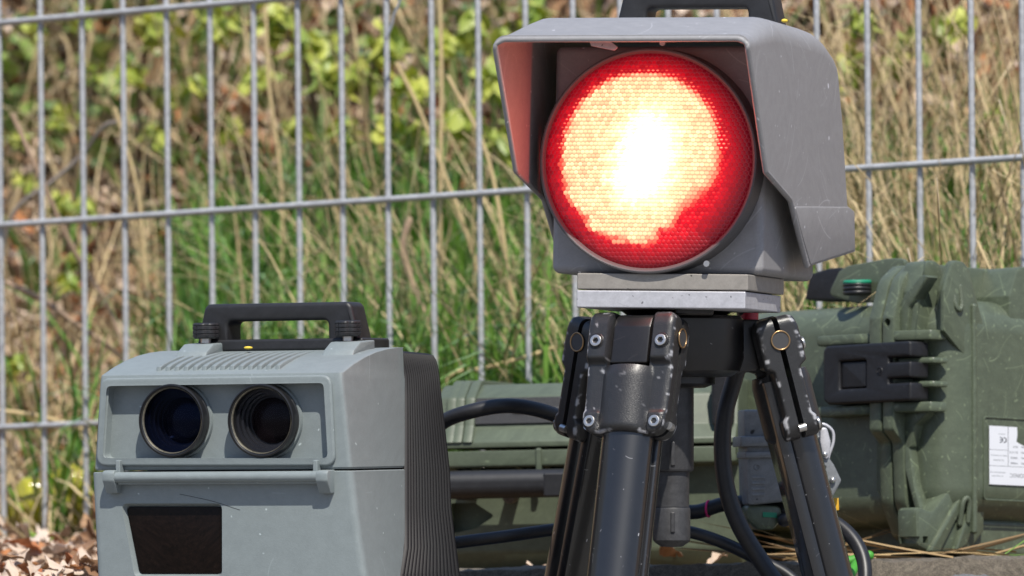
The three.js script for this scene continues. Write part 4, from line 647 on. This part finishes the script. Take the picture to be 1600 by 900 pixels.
// ------------------------------------------------------------------ connector, cables and small things on the ground
{
  const g = thing('heavy_duty_connector', 'grey metal plug connector with locking lever and yellow tag behind a tripod leg', 'connector');
  g.position.copy(P(1230, 800, 5.06)); g.rotation.y = 0.1;
  const T = tracer(g), Z = (px, py, z = 0) => { const p = T.z(px, py, z); return [p.x, p.y]; }, C = M.connector;
  const poly = (l, z = 0) => l.map(([a, b]) => Z(a, b, z));
  part('plug_hood', at(extrude(roundPoly(poly([[1166, 712], [1168, 790], [1292, 778], [1304, 752], [1290, 700], [1284, 690], [1166, 690]]), 0.003, 3), 0.05, 0.003), 0, 0, -0.05), C, g);
  part('plug_neck', at(extrude(roundPoly(poly([[1164, 640], [1164, 694], [1284, 694], [1278, 640]]), 0.002, 2), 0.04, 0.002), 0, 0, -0.045), C, g);
  part('plug_flange', at(extrude(roundPoly(poly([[1156, 682], [1156, 698], [1290, 697], [1288, 680]]), 0.001, 2), 0.05, 0.0015), 0, 0, -0.045), C, g);
  part('plug_flange', at(extrude(roundPoly(poly([[1163, 706], [1163, 716], [1294, 714], [1292, 703]]), 0.001, 2), 0.05, 0.0015), 0, 0, -0.046), C, g);
  part('hood_wing', at(extrude(roundPoly(poly([[1274, 692], [1276, 778], [1298, 777], [1312, 751], [1300, 726], [1284, 704], [1282, 692]]), 0.003, 3), 0.012, 0.002), 0, 0, 0), C, g);
  part('locking_lever', at(extrude(roundPoly(poly([[1278, 668], [1288, 668], [1294, 690], [1293, 706], [1290, 718], [1282, 716], [1277, 690]]), 0.003, 3), 0.006, 0.0015), 0, 0, 0.009), M.alu, g);
  const lw = [[1276, 662], [1290, 664], [1301, 674], [1302, 690], [1295, 712], [1292, 728]].map(([a, b]) => { const p = Z(a, b, 0.008); return new V3(p[0], p[1], 0.008); }); part('lever_wire', capped(lw, 0.0013, 30, 8), M.alu, g);
  for (const [px, py] of [[1289, 710], [1301, 750], [1277, 662]]) { const q = Z(px, py, 0.014); part('rivet', at(boxUV(new THREE.SphereGeometry(0.0027, 14, 10)), q[0], q[1], 0.0135), M.steel, g); }
  const em = poly([[1176, 742], [1198, 742], [1198, 778], [1176, 778]]); 
  for (let i = 0; i < 4; i++) { const a = Z(1185, 746 + i * 9, 0), q = rbox(0.011, 0.0022, 0.0012, 0.0005); part('embossed_mark', at(q, a[0], a[1], 0.0004), C, g); }
  { const a = Z(1183, 730, 0); part('embossed_mark', at(boxUV(new THREE.TorusGeometry(0.0022, 0.0006, 8, 18)), a[0], a[1], 0.0002), C, g); }
  part('yellow_tag', at(extrude(poly([[1284, 778], [1311, 778], [1312, 797], [1286, 798]]), 0.001, 0.0002), 0, 0, -0.004), M.yellowTag, g);
  const pl = [[1166, 788], [1222, 790], [1224, 812], [1210, 828], [1186, 828], [1168, 812]]; part('plug_cap', at(extrude(roundPoly(poly(pl), 0.006, 4), 0.04, 0.004), 0, 0, -0.045), M.caseGreen, g);
  part('green_mark', at(extrude(poly([[1193, 800], [1215, 801], [1215, 809], [1193, 808]]), 0.001, 0.0002), 0, 0, -0.005), M.greenPlastic, g);
}
const cable = (name, list, r, label, m = M.rubber) => single(name, boxUV(capped(list.map((p) => P(...p)), r, 120, 14)), m, label, 'cable', m === M.rubber ? 'black cables between the devices' : undefined);
cable('power_cable', [[640, 720, 5.06], [690, 661, 5.04], [735, 643, 5.03], [790, 634, 5.03], [840, 640, 5.04], [890, 660, 5.06], [935, 700, 5.08], [985, 760, 5.09], [1035, 792, 5.1], [1085, 800, 5.1], [1130, 788, 5.1], [1180, 786, 5.09], [1225, 798, 5.08]], 0.0062, 'black cable arching from the scanner behind the tripod to the grey connector');
cable('data_cable', [[640, 858, 5.02], [712, 848, 5.02], [790, 838, 5.02], [880, 826, 5.03], [960, 822, 5.03], [1030, 824, 5.03], [1085, 833, 5.03], [1130, 848, 5.03], [1180, 872, 5.02], [1230, 898, 5.01], [1290, 960, 4.99]], 0.0052, 'thin black cable with printed marks running low behind the tripod legs');
cable('lamp_cable', [[1165, 486, 4.95], [1163, 540, 4.97], [1148, 590, 4.98], [1132, 650, 4.98], [1129, 710, 4.98], [1137, 770, 4.98], [1155, 820, 4.98], [1185, 870, 4.98], [1225, 925, 4.97], [1290, 990, 4.96]], 0.0072, 'thick black cable hanging from the flash lamp to the ground');
cable('coiled_cable', [[1225, 812, 5.06], [1265, 802, 5.05], [1300, 814, 5.04], [1328, 836, 5.03], [1346, 865, 5.02], [1352, 900, 5.01], [1345, 950, 5.0]], 0.006, 'black cable loop curving down beside the right tripod leg');
cable('lime_cable', [[1290, 884, 5.09], [1318, 879, 5.09], [1345, 872, 5.09], [1358, 868, 5.09]], 0.0042, 'bright green cord end on the kerb beside the green case', M.limeCord);
cable('lime_cable', [[1345, 872, 5.085], [1338, 882, 5.07], [1330, 896, 5.05], [1320, 920, 5.03]], 0.004, 'bright green cord hanging over the kerb edge', M.limeCord);
single('sleeve_ring', at(cyl(0.0078, 0.0078, 0.02, 20), ...P(1170, 490, 4.95).toArray()), M.red, 'red sleeve on the cable under the flash lamp', 'sleeve');
single('cable_tie', at(boxUV(new THREE.TorusGeometry(0.0066, 0.0009, 8, 20).rotateY(1.2)), ...P(1107, 795, 5.1).toArray()), M.pink, 'small pink tie round the black cable', 'cable tie');

// ------------------------------------------------------------------ what grows and lies on the bank behind the fence
function bankPoint(px, py, lift = 0, d0 = 5.3) { for (let D = d0; D < 11; D += 0.02) { const p = P(px, py, D); if (p.y <= groundHeight(p.x, p.z) + lift) return p.setY(groundHeight(p.x, p.z)); } return null; }
const onGround = (x, D) => new V3(x, groundHeight(x, -D), -D);
function bladeGeometry(w, bend, segs = 5, fold = 0.25) {
  const pos = [], idx = [];
  for (let i = 0; i <= segs; i++) { const t = i / segs, ww = w * (0.75 + 0.5 * t - 1.2 * t * t) * (i === segs ? 0.05 : 1), a = bend * t * t, y = t * Math.cos(a * 0.6), z = bend * t * t * 0.62; pos.push(-ww, y, z, 0, y, z - w * fold * 1.6, ww, y, z); }
  for (let i = 0; i < segs; i++) { const a = i * 3; for (const k of [0, 1]) idx.push(a + k, a + k + 1, a + k + 3, a + k + 1, a + k + 4, a + k + 3); }
  const g = new THREE.BufferGeometry(); g.setAttribute('position', new THREE.Float32BufferAttribute(pos, 3)); g.setIndex(idx); g.computeVertexNormals(); return g;
}
function scatter(name, geo, mat, items, label, category) {   // items: [position, quaternion, scale Vector3, Color]
  const o = new THREE.InstancedMesh(geo, mat, items.length), m = new THREE.Matrix4();
  items.forEach(([p, q, s, c], i) => { o.setMatrixAt(i, m.compose(p, q, s)); o.setColorAt(i, c); });
  shadows(o); o.name = numbered(name); o.userData = { label, category, kind: 'stuff' }; scene.add(o); return o;
}
const quatBlade = (yaw, leanX, leanZ) => new THREE.Quaternion().setFromEuler(new THREE.Euler(leanX, 0, leanZ, 'XYZ')).multiply(new THREE.Quaternion().setFromAxisAngle(new V3(0, 1, 0), yaw));
const leafMat = (extra = {}) => phys({ color: lin(1, 1, 1), roughness: 0.55, transmission: 0.3, thickness: 0, side: THREE.DoubleSide, ...extra });
M.grass = leafMat({ roughness: 0.6 }); M.straw = leafMat({ roughness: 0.75, transmission: 0.15 }); M.deadLeaf = leafMat({ roughness: 0.85, transmission: 0.15 });
const mixc = (a, b, t, v = 1) => lin(lerp(a[0], b[0], t) * v, lerp(a[1], b[1], t) * v, lerp(a[2], b[2], t) * v);
{
  const shapes = [bladeGeometry(0.0065, 0.5), bladeGeometry(0.0055, 1.0), bladeGeometry(0.0075, 1.6)];
  const green = [[], [], []], dry = [[], [], []];
  // green tufts just behind the fence
  const dens = (px) => 0.02 + 0.98 * sstep(220, 400, px) * (1 - 0.25 * sstep(900, 1250, px)) ;
  let tries = 0;
  for (let i = 0; i < 1150 && tries < 18000; tries++) {
    const px = rr(-60, 1680), D0 = fenceD((px - 800) / 9600 * 5.9), t = 0.04 + 0.75 * Math.pow(rnd(), 1.4), D = D0 + t, x = (px - 800) / 9600 * D;
    if (rnd() > dens(px) * (0.35 + 1.3 * clamp(0.5 + 1.8 * fbm(x * 4, D * 4, 6)))) continue; i++;
    const tall = rr(0.16, 0.3) * (px < 900 ? 1 : 1.05) * (1 - 0.25 * t), n = 9 + Math.floor(rnd() * 9), hue = rnd();
    for (let k = 0; k < n; k++) {
      const xx = x + gauss() * 0.025, DD = D + gauss() * 0.025, p = onGround(xx, DD); p.y -= 0.005;
      const q = quatBlade(rr(0, 6.28), gauss() * 0.35, gauss() * 0.42 - 0.05), L = tall * rr(0.55, 1.15);
      const c = mixc([0.045, 0.17, 0.022], [0.22, 0.4, 0.045], clamp(hue * 0.6 + rnd() * 0.5), rr(0.8, 1.15));
      green[Math.floor(rnd() * 3)].push([p, q, new V3(rr(0.6, 1.1) * 0.62, L, L * rr(0.4, 0.9)), c]);
    }
  }
  // straw among it: leaning to the left in the middle, upright and tall on the right
  const straw = (px, t, L, lx, lz, wide = 1) => { const D0 = fenceD((px - 800) / 9600 * 5.9), D = D0 + t, p = onGround((px - 800) / 9600 * D, D); p.y -= 0.005; const c = mixc([0.42, 0.3, 0.15], [0.74, 0.58, 0.33], rnd(), rr(0.75, 1.1)); dry[Math.floor(rnd() * 3)].push([p, quatBlade(rr(0, 6.28), lx, lz), new V3(rr(0.12, 0.3) * wide, L, L * rr(0.15, 1.1)), c]); };
  for (let i = 0; i < 950; i++) straw(rr(1180, 1700), rr(0.02, 0.75), rr(0.2, 0.55), gauss() * 0.35, gauss() * 0.45 + 0.12);
  for (let i = 0; i < 430; i++) straw(rr(560, 1250), rr(0.0, 0.6), rr(0.18, 0.46), gauss() * 0.3, gauss() * 0.45 + 0.35);
  for (let i = 0; i < 300; i++) straw(rr(-60, 760), rr(0.1, 1.2), rr(0.12, 0.45), gauss() * 0.5, gauss() * 0.8);
  for (let i = 0; i < 620; i++) straw(rr(-60, 300), rr(-0.04, 0.7), rr(0.06, 0.2), gauss() * 0.9, gauss() * 1.3, 0.9);
  for (let i = 0; i < 520; i++) { const p = bankPoint(rr(-60, 1660), rr(-40, 560), 0, 6.1); if (!p) continue; const c = mixc([0.3, 0.2, 0.1], [0.56, 0.43, 0.24], rnd(), rr(0.7, 1.1)), L = rr(0.06, 0.24); dry[Math.floor(rnd() * 3)].push([p, quatBlade(rr(0, 6.28), gauss() * 0.8, gauss() * 1.1), new V3(rr(0.3, 0.6), L, L * rr(0.2, 0.8)), c]); }
  for (let i = 0; i < 420; i++) { const p = bankPoint(rr(200, 1660), rr(60, 520), 0, 6.1); if (!p) continue; if (fbm(p.x * 3, p.z * 3, 8) < -0.02) continue; const c = mixc([0.04, 0.11, 0.02], [0.16, 0.24, 0.04], rnd()), L = rr(0.08, 0.2); green[Math.floor(rnd() * 3)].push([p, quatBlade(rr(0, 6.28), gauss() * 0.5, gauss() * 0.6), new V3(rr(0.5, 0.9), L, L * rr(0.3, 0.9)), c]); }
  shapes.forEach((s, i) => { scatter('green_grass', s, M.grass, green[i], ['short curved green grass blades growing behind the fence', 'long bent green grass blades growing behind the fence', 'drooping green grass blades growing behind the fence'][i], 'grass'); scatter('dry_grass', s, M.straw, dry[i], ['straight straw coloured dry grass stalks on the bank', 'bent straw coloured dry grass stalks on the bank', 'drooping straw coloured dry grass stalks on the bank'][i], 'grass'); });
  // straw and grass under the right-hand case, in front of the fence
  const near = []; for (let i = 0; i < 48; i++) { const px = rr(1180, 1680), D = rr(5.13, 5.3), p = onGround((px - 800) / 9600 * D, D); p.y = Math.max(p.y, -0.0065 + 0.024 * p.x) + rr(0, 0.006); const gr = rnd() < 0.2 && px > 1480, L = rr(0.05, 0.16); near.push([p, quatBlade(rr(0, 6.28), gauss() * 0.5, (rnd() < 0.5 ? -1 : 1) * rr(gr ? 0.9 : 1.25, 1.58)), new V3(rr(0.12, 0.24), L, L * 0.2), gr ? mixc([0.07, 0.2, 0.03], [0.2, 0.33, 0.05], rnd()) : mixc([0.2, 0.12, 0.055], [0.45, 0.31, 0.14], rnd())]); }
  scatter('loose_straw', shapes[0], M.straw, near, 'loose straw and grass lying along the kerb under the cases', 'straw');
}
// leaves: shape with a fold and a droop
function deadLeafShape(w, curl, droop, n = 7, m = 6) {      // wavy, curled, with a lobed outline
  const pos = [], idx = [];
  for (let i = 0; i <= n; i++) for (let j = 0; j <= m; j++) { const t = i / n, u = j / m * 2 - 1, ww = w * Math.pow(Math.sin(Math.PI * Math.pow(t, 0.85) * 0.96 + 0.06), 0.8) * (1 + 0.22 * Math.sin(t * 19 + w * 40)); const a = u * curl * 1.5; pos.push(Math.sin(a) / (curl * 1.5) * ww, t, (1 - Math.cos(a)) / (curl * 1.5) * ww - droop * t * t + 0.05 * Math.sin(t * 11 + u * 4 + curl * 9)); }
  for (let i = 0; i < n; i++) for (let j = 0; j < m; j++) { const a = i * (m + 1) + j; idx.push(a, a + 1, a + m + 1, a + 1, a + m + 2, a + m + 1); }
  const g = new THREE.BufferGeometry(); g.setAttribute('position', new THREE.Float32BufferAttribute(pos, 3)); g.setIndex(idx); g.computeVertexNormals(); return g;
}
function leafShape(w, curl, droop, n = 5) {
  const pos = [], idx = [];
  for (let i = 0; i <= n; i++) { const t = i / n, ww = w * Math.pow(Math.sin(Math.PI * Math.pow(t, 0.8) * 0.97 + 0.05), 0.9), z = -droop * t * t; pos.push(-ww, t, z + curl * ww * 1.1, 0, t, z, ww, t, z + curl * ww * 1.1); }
  for (let i = 0; i < n; i++) { const a = i * 3; for (const k of [0, 1]) idx.push(a + k, a + k + 1, a + k + 3, a + k + 1, a + k + 4, a + k + 3); }
  const g = new THREE.BufferGeometry(); g.setAttribute('position', new THREE.Float32BufferAttribute(pos, 3)); g.setIndex(idx); g.computeVertexNormals(); return g;
}
{
  const dead = [deadLeafShape(0.3, 0.7, 0.35), deadLeafShape(0.36, -0.6, -0.3), deadLeafShape(0.26, 1.2, 0.6)], lists = [[], [], []];
  const tone = () => { const r = rnd(); return r < 0.5 ? mixc([0.46, 0.33, 0.23], [0.7, 0.56, 0.45], rnd()) : r < 0.85 ? mixc([0.2, 0.1, 0.05], [0.42, 0.25, 0.13], rnd()) : mixc([0.4, 0.13, 0.05], [0.5, 0.22, 0.08], rnd()); };
  const drop = (p, lift, L) => { if (!p) return; if (p.z > -6.2 && p.z < -5.9 && Math.abs(p.x + 0.46) < 0.045) return;   // the bottle lies here
    p.y += rr(0.002, lift); lists[Math.floor(rnd() * 3)].push([p, new THREE.Quaternion().setFromEuler(new THREE.Euler(-Math.PI / 2 + gauss() * 1.0, rr(0, 6.28), gauss() * 0.6, 'YXZ')), new V3(L, L, L), tone()]); };
  for (let i = 0; i < 5200; i++) drop(bankPoint(rr(-70, 1670), rr(-60, 640), 0, 6.0), 0.03, rr(0.02, 0.05));
  for (let i = 0; i < 1300; i++) drop(bankPoint(rr(-70, 330), rr(480, 905), 0, 5.2), 0.03, rr(0.014, 0.04));
  for (let i = 0; i < 520; i++) { const px = rr(-80, 300), D = rr(5.0, 6.1), p = onGround((px - 800) / 9600 * D, D); if (D < 5.2) p.y = (D < 5.1 ? -0.022 : -0.008) + 0.024 * p.x; drop(p, 0.018, rr(0.013, 0.036)); }
  for (let i = 0; i < 160; i++) { const px = rr(300, 1700), D = rr(5.3, 6.1); drop(onGround((px - 800) / 9600 * D, D), 0.012, rr(0.02, 0.04)); }
  dead.forEach((s, i) => scatter('leaf_litter', s, M.deadLeaf, lists[i], ['cupped dry brown leaves covering the bank', 'arched dry beige leaves covering the bank', 'rolled dry brown leaves covering the bank'][i], 'leaf litter'));
  const cover = [leafShape(0.34, 0.25, 0.2), leafShape(0.42, 0.2, 0.35)], cl = [[], []];
  for (let i = 0; i < 3400; i++) { const px = rr(-60, 1660), py = rr(-40, 560), p = bankPoint(px, py, 0, 6.05); if (!p) continue; if (fbm(p.x * 2.6 + 3, p.z * 2.6, 1) < 0.06 + 0.1 * sstep(900, 1300, px) + 0.16 * sstep(300, 420, py)) continue; p.y += rr(0.01, 0.1); const L = rr(0.014, 0.036); cl[i % 2].push([p, new THREE.Quaternion().setFromEuler(new THREE.Euler(-0.9 + gauss() * 0.8, rr(0, 6.28), gauss() * 0.6, 'YXZ')), new V3(L, L, L), mixc([0.09, 0.18, 0.04], [0.32, 0.42, 0.09], rnd())]); }
  cover.forEach((s, i) => scatter('ground_cover', s, M.grass, cl[i], ['low narrow green ground cover leaves on the bank', 'low broad green ground cover leaves on the bank'][i], 'ground cover'));
}
// young shrubs with fresh yellow-green leaves
M.bark = std({ color: lin(0.16, 0.105, 0.07), roughness: 0.9 });
M.freshLeaf = leafMat({ vertexColors: true, roughness: 0.45, transmission: 0.42 });
function leafCloud(list) {      // [position, quaternion, length, colour array] merged into one foliage mesh
  const base = leafShape(0.3, 0.35, 0.3, 4), bp = base.attributes.position, bn = base.attributes.normal, bi = base.index.array, pos = [], nor = [], col = [], idx = [], v = new V3();
  for (const [p, q, L, c] of list) { const o = pos.length / 3; for (let i = 0; i < bp.count; i++) { v.fromBufferAttribute(bp, i).multiplyScalar(L).applyQuaternion(q).add(p); pos.push(v.x, v.y, v.z); v.fromBufferAttribute(bn, i).applyQuaternion(q); nor.push(v.x, v.y, v.z); col.push(c.r, c.g, c.b); } for (const k of bi) idx.push(o + k); }
  const g = new THREE.BufferGeometry(); g.setAttribute('position', new THREE.Float32BufferAttribute(pos, 3)); g.setAttribute('normal', new THREE.Float32BufferAttribute(nor, 3)); g.setAttribute('color', new THREE.Float32BufferAttribute(col, 3)); g.setIndex(idx); return g;
}
{
  // [root pixel, leaf clusters in pixels with spread and count, leaf length]
  const shrubs = [
    [[215, 300], [[205, 105, 26, 14], [240, 40, 40, 30], [262, 150, 22, 12], [235, 205, 22, 14]], 0.024], [[340, 330], [[340, 25, 34, 26], [305, 120, 20, 12], [390, 110, 30, 16], [360, 190, 26, 12]], 0.026],
    [[95, 420], [[95, 180, 26, 22], [30, 210, 20, 14], [40, 280, 18, 8]], 0.02], [[125, 470], [[95, 315, 22, 20], [135, 318, 22, 20], [120, 395, 26, 22], [110, 440, 20, 10]], 0.02],
    [[20, 660], [[18, 560, 24, 12], [30, 610, 28, 14], [60, 650, 20, 8]], 0.026], [[500, 340], [[430, 20, 30, 22], [475, 60, 26, 18], [520, 110, 30, 20], [470, 190, 24, 14]], 0.03],
    [[570, 300], [[560, 105, 26, 16], [540, 195, 26, 16], [600, 60, 30, 20], [510, 60, 24, 12]], 0.034], [[650, 330], [[640, 125, 30, 18], [690, 60, 28, 18], [660, 200, 26, 12], [610, 190, 24, 10]], 0.032],
    [[760, 340], [[770, 115, 30, 18], [780, 205, 26, 16], [720, 180, 28, 16], [740, 40, 26, 12]], 0.034], [[1330, 330], [[1330, 90, 26, 14], [1300, 140, 24, 10], [1345, 20, 26, 14]], 0.03],
    [[1430, 260], [[1420, 60, 26, 14], [1395, 100, 20, 8], [1470, 30, 26, 12]], 0.03], [[1530, 280], [[1500, 20, 22, 8], [1560, 160, 20, 6], [1580, 230, 16, 5]], 0.03], [[850, 280], [[830, 10, 36, 16], [790, 60, 26, 12]], 0.032], [[160, 200], [[60, 30, 30, 10], [130, 20, 26, 10], [150, 100, 22, 8]], 0.022],
  ];
  const shrubLabels = ['shrub with a tall bright leaf tuft rising behind the fence above the scanner', 'shrub with drooping yellow-green tufts behind the scanner handle', 'small-leaved sapling with pale tufts beside the bare grey twig', 'low sapling with three round leaf tufts above the bramble cane', 'low leafy sprout growing in dry leaves beside the plastic bottle', 'shrub with broad leaves between the tall straw stalk and the tie wire', 'shrub with hanging broad leaves behind the tie wire on the fence', 'shrub with broad leaves behind the upright straw stalk', 'shrub with broad leaves beside the hood of the flash lamp', 'leafy shrub growing out of straw behind the lamp hood, next to the green case', 'small shrub rising from straw above the ribbed case corner', 'sparse shrub with few single leaves in straw above the sticker', 'leafy shoot half hidden behind the flash lamp handle', 'thin sapling with sparse leaves next to the tall bright tuft'];
  let sk = 0;
  for (const [root, clusters, len] of shrubs) {
    const label = shrubLabels[sk++];
    const b = bankPoint(root[0], root[1], 0, 6.1); if (!b) continue;
    const g = thing('young_shrub', label, 'shrub', 'young shrubs on the bank'); g.position.copy(b);
    const leaves = [], D = -b.z;
    for (const [px, py, sp, n] of clusters) {
      const c = P(px, py, D - rr(0.05, 0.3)).sub(b), mid = c.clone().multiplyScalar(0.5).add(new V3(gauss() * 0.04, 0.03, gauss() * 0.04));
      part('stem', boxUV(tube([new V3(0, -0.02, 0), mid, c], 0.0022, 14, 6)), M.bark, g);
      for (let i = 0; i < n * 1.8; i++) {
        const p = c.clone().add(new V3(gauss() * sp, gauss() * sp, gauss() * sp).multiplyScalar(D / FPX * 1.15)), L = len * rr(0.5, 0.98);
        leaves.push([p, new THREE.Quaternion().setFromEuler(new THREE.Euler(Math.PI + gauss() * 0.9 - 0.5, rr(0, 6.28), gauss() * 0.5, 'YXZ')), L, mixc([0.26, 0.37, 0.05], [0.66, 0.66, 0.12], rnd())]);
      }
    }
    part('foliage', leafCloud(leaves), M.freshLeaf, g);
  }
  // bare twigs and stalks that can be told apart
  const twig = (list, r, label, m = M.twig) => single('dry_twig', boxUV(capped(list.map((p) => P(...p)), r, 40, 8)), m, label, 'twig');
  M.twig = std({ color: lin(0.36, 0.25, 0.17), roughness: 0.85 }); M.stalk = std({ color: lin(0.55, 0.42, 0.22), roughness: 0.8 }); M.greyTwig = std({ color: lin(0.2, 0.17, 0.15), roughness: 0.9 });
  const gp = (px, D) => { const p = onGround((px - 800) / 9600 * D, D); return [px, CY + (EYE - p.y) * FPX / D + 6, D]; };
  twig([gp(300, 6.35), [206, 580, 6.3], [170, 480, 6.3], [120, 400, 6.3], [60, 270, 6.28], [20, 180, 6.28]], 0.0026, 'long pale bramble cane arching up behind the scanner');
  twig([gp(320, 6.33), [190, 560, 6.24], [110, 500, 6.22], [60, 465, 6.22], [5, 440, 6.22]], 0.0028, 'reddish bramble cane running down towards the scanner');
  twig([gp(-10, 6.5), [20, 335, 6.42], [80, 285, 6.42], [130, 240, 6.42], [165, 195, 6.4], [185, 190, 6.4]], 0.0022, 'grey bent twig with a kinked tip behind the fence', M.greyTwig);
  twig([gp(700, 6.2), [690, 545, 6.15], [668, 500, 6.15], [640, 430, 6.15], [630, 380, 6.15], [640, 345, 6.15]], 0.0036, 'pale curved twig standing among green grass behind the fence');
  twig([gp(790, 6.2), [745, 420, 6.18], [690, 260, 6.18], [650, 160, 6.18], [620, 100, 6.18]], 0.002, 'straw stalk with a seed head leaning behind the fence', M.stalk);
  twig([gp(690, 6.25), [688, 300, 6.2], [690, 150, 6.2], [687, -20, 6.2]], 0.002, 'upright straw stalk rising behind the fence rods', M.stalk);
  twig([gp(820, 6.2), [800, 480, 6.1], [760, 240, 6.1], [700, 120, 6.1]], 0.002, 'leaning straw stalk beside the flash lamp hood', M.stalk);
  twig([gp(700, 5.85), [700, 592, 5.84], [760, 575, 5.82], [830, 555, 5.8], [890, 535, 5.8]], 0.0022, 'pale straw lying aslant above the rear case', M.stalk);
  twig([gp(180, 6.15), [155, 690, 6.12], [80, 655, 6.12], [-10, 640, 6.12]], 0.0022, 'thin yellowish twig lying low behind the fence', M.stalk);
  twig([gp(260, 6.3), [230, 470, 6.28], [215, 300, 6.28], [180, 170, 6.28]], 0.0018, 'slender straw stalk behind the fence above the scanner', M.stalk);
  twig([gp(430, 6.4), [440, 300, 6.35], [420, 130, 6.35], [415, 10, 6.35]], 0.0018, 'tall thin straw stalk before the leafy shrubs', M.stalk);
  // a snipped tie wire on the fence
  single('tie_wire', boxUV(capped([P(630, -20, 5.79), P(622, 10, 5.79), P(616, 22, 5.79), P(612, 40, 5.79), P(604, 60, 5.79)], 0.0014, 24, 6)), M.steel, 'thin twisted wire end hanging on the fence', 'wire');
}
// crumpled bottle in the leaves
{
  const b = thing('plastic_bottle', 'crumpled yellow-green plastic bottle lying in dry leaves behind the fence', 'bottle');
  const c = P(76, 812, 6.13); b.position.set(c.x, groundHeight(c.x, c.z) + 0.018, c.z); b.rotation.set(0.1, 0.5, 0.25);
  const prof = [[0.0001, 0], [0.02, 0], [0.026, 0.004], [0.0285, 0.012], [0.026, 0.017], [0.0285, 0.022], [0.026, 0.027], [0.0285, 0.032], [0.027, 0.04], [0.0275, 0.062], [0.024, 0.074], [0.014, 0.086], [0.011, 0.092], [0.011, 0.1]];
  const q = new THREE.LatheGeometry(new THREE.SplineCurve(prof.map(([r, y]) => new V2(r, y))).getPoints(60), 40); q.rotateZ(Math.PI / 2); q.translate(0.05, 0.026, 0);
  const p = q.attributes.position; for (let i = 0; i < p.count; i++) { const x = p.getX(i), y = p.getY(i), z = p.getZ(i), n = fbm(x * 40, y * 40, z * 40); p.setXYZ(i, x * 0.9, (y + n * 0.01) * 1.05, z + n * 0.012); } q.computeVertexNormals();
  part('bottle_body', q, phys({ color: lin(0.62, 0.6, 0.07), transmission: 0.4, thickness: 0, roughness: 0.12, ior: 1.45, side: THREE.DoubleSide }), b);
  const s = thing('green_seedling', 'small bright green seedling leaf in the leaf litter', 'seedling'), sp = P(66, 884, 5.75); s.position.set(sp.x, groundHeight(sp.x, sp.z), sp.z);
  const lv = []; for (let i = 0; i < 4; i++) lv.push([new V3(gauss() * 0.006, 0.012, gauss() * 0.006), new THREE.Quaternion().setFromEuler(new THREE.Euler(-0.6 + gauss() * 0.5, i * 1.5, 0.4, 'YXZ')), 0.018, lin(0.3, 0.5, 0.05)]); part('leaves', leafCloud(lv), M.freshLeaf, s); part('stem', boxUV(tube([new V3(0, -0.005, 0), new V3(0.001, 0.006, 0), new V3(0, 0.013, 0)], 0.0012, 8, 6)), M.bark, s);
}
renderer.render(scene, camera);
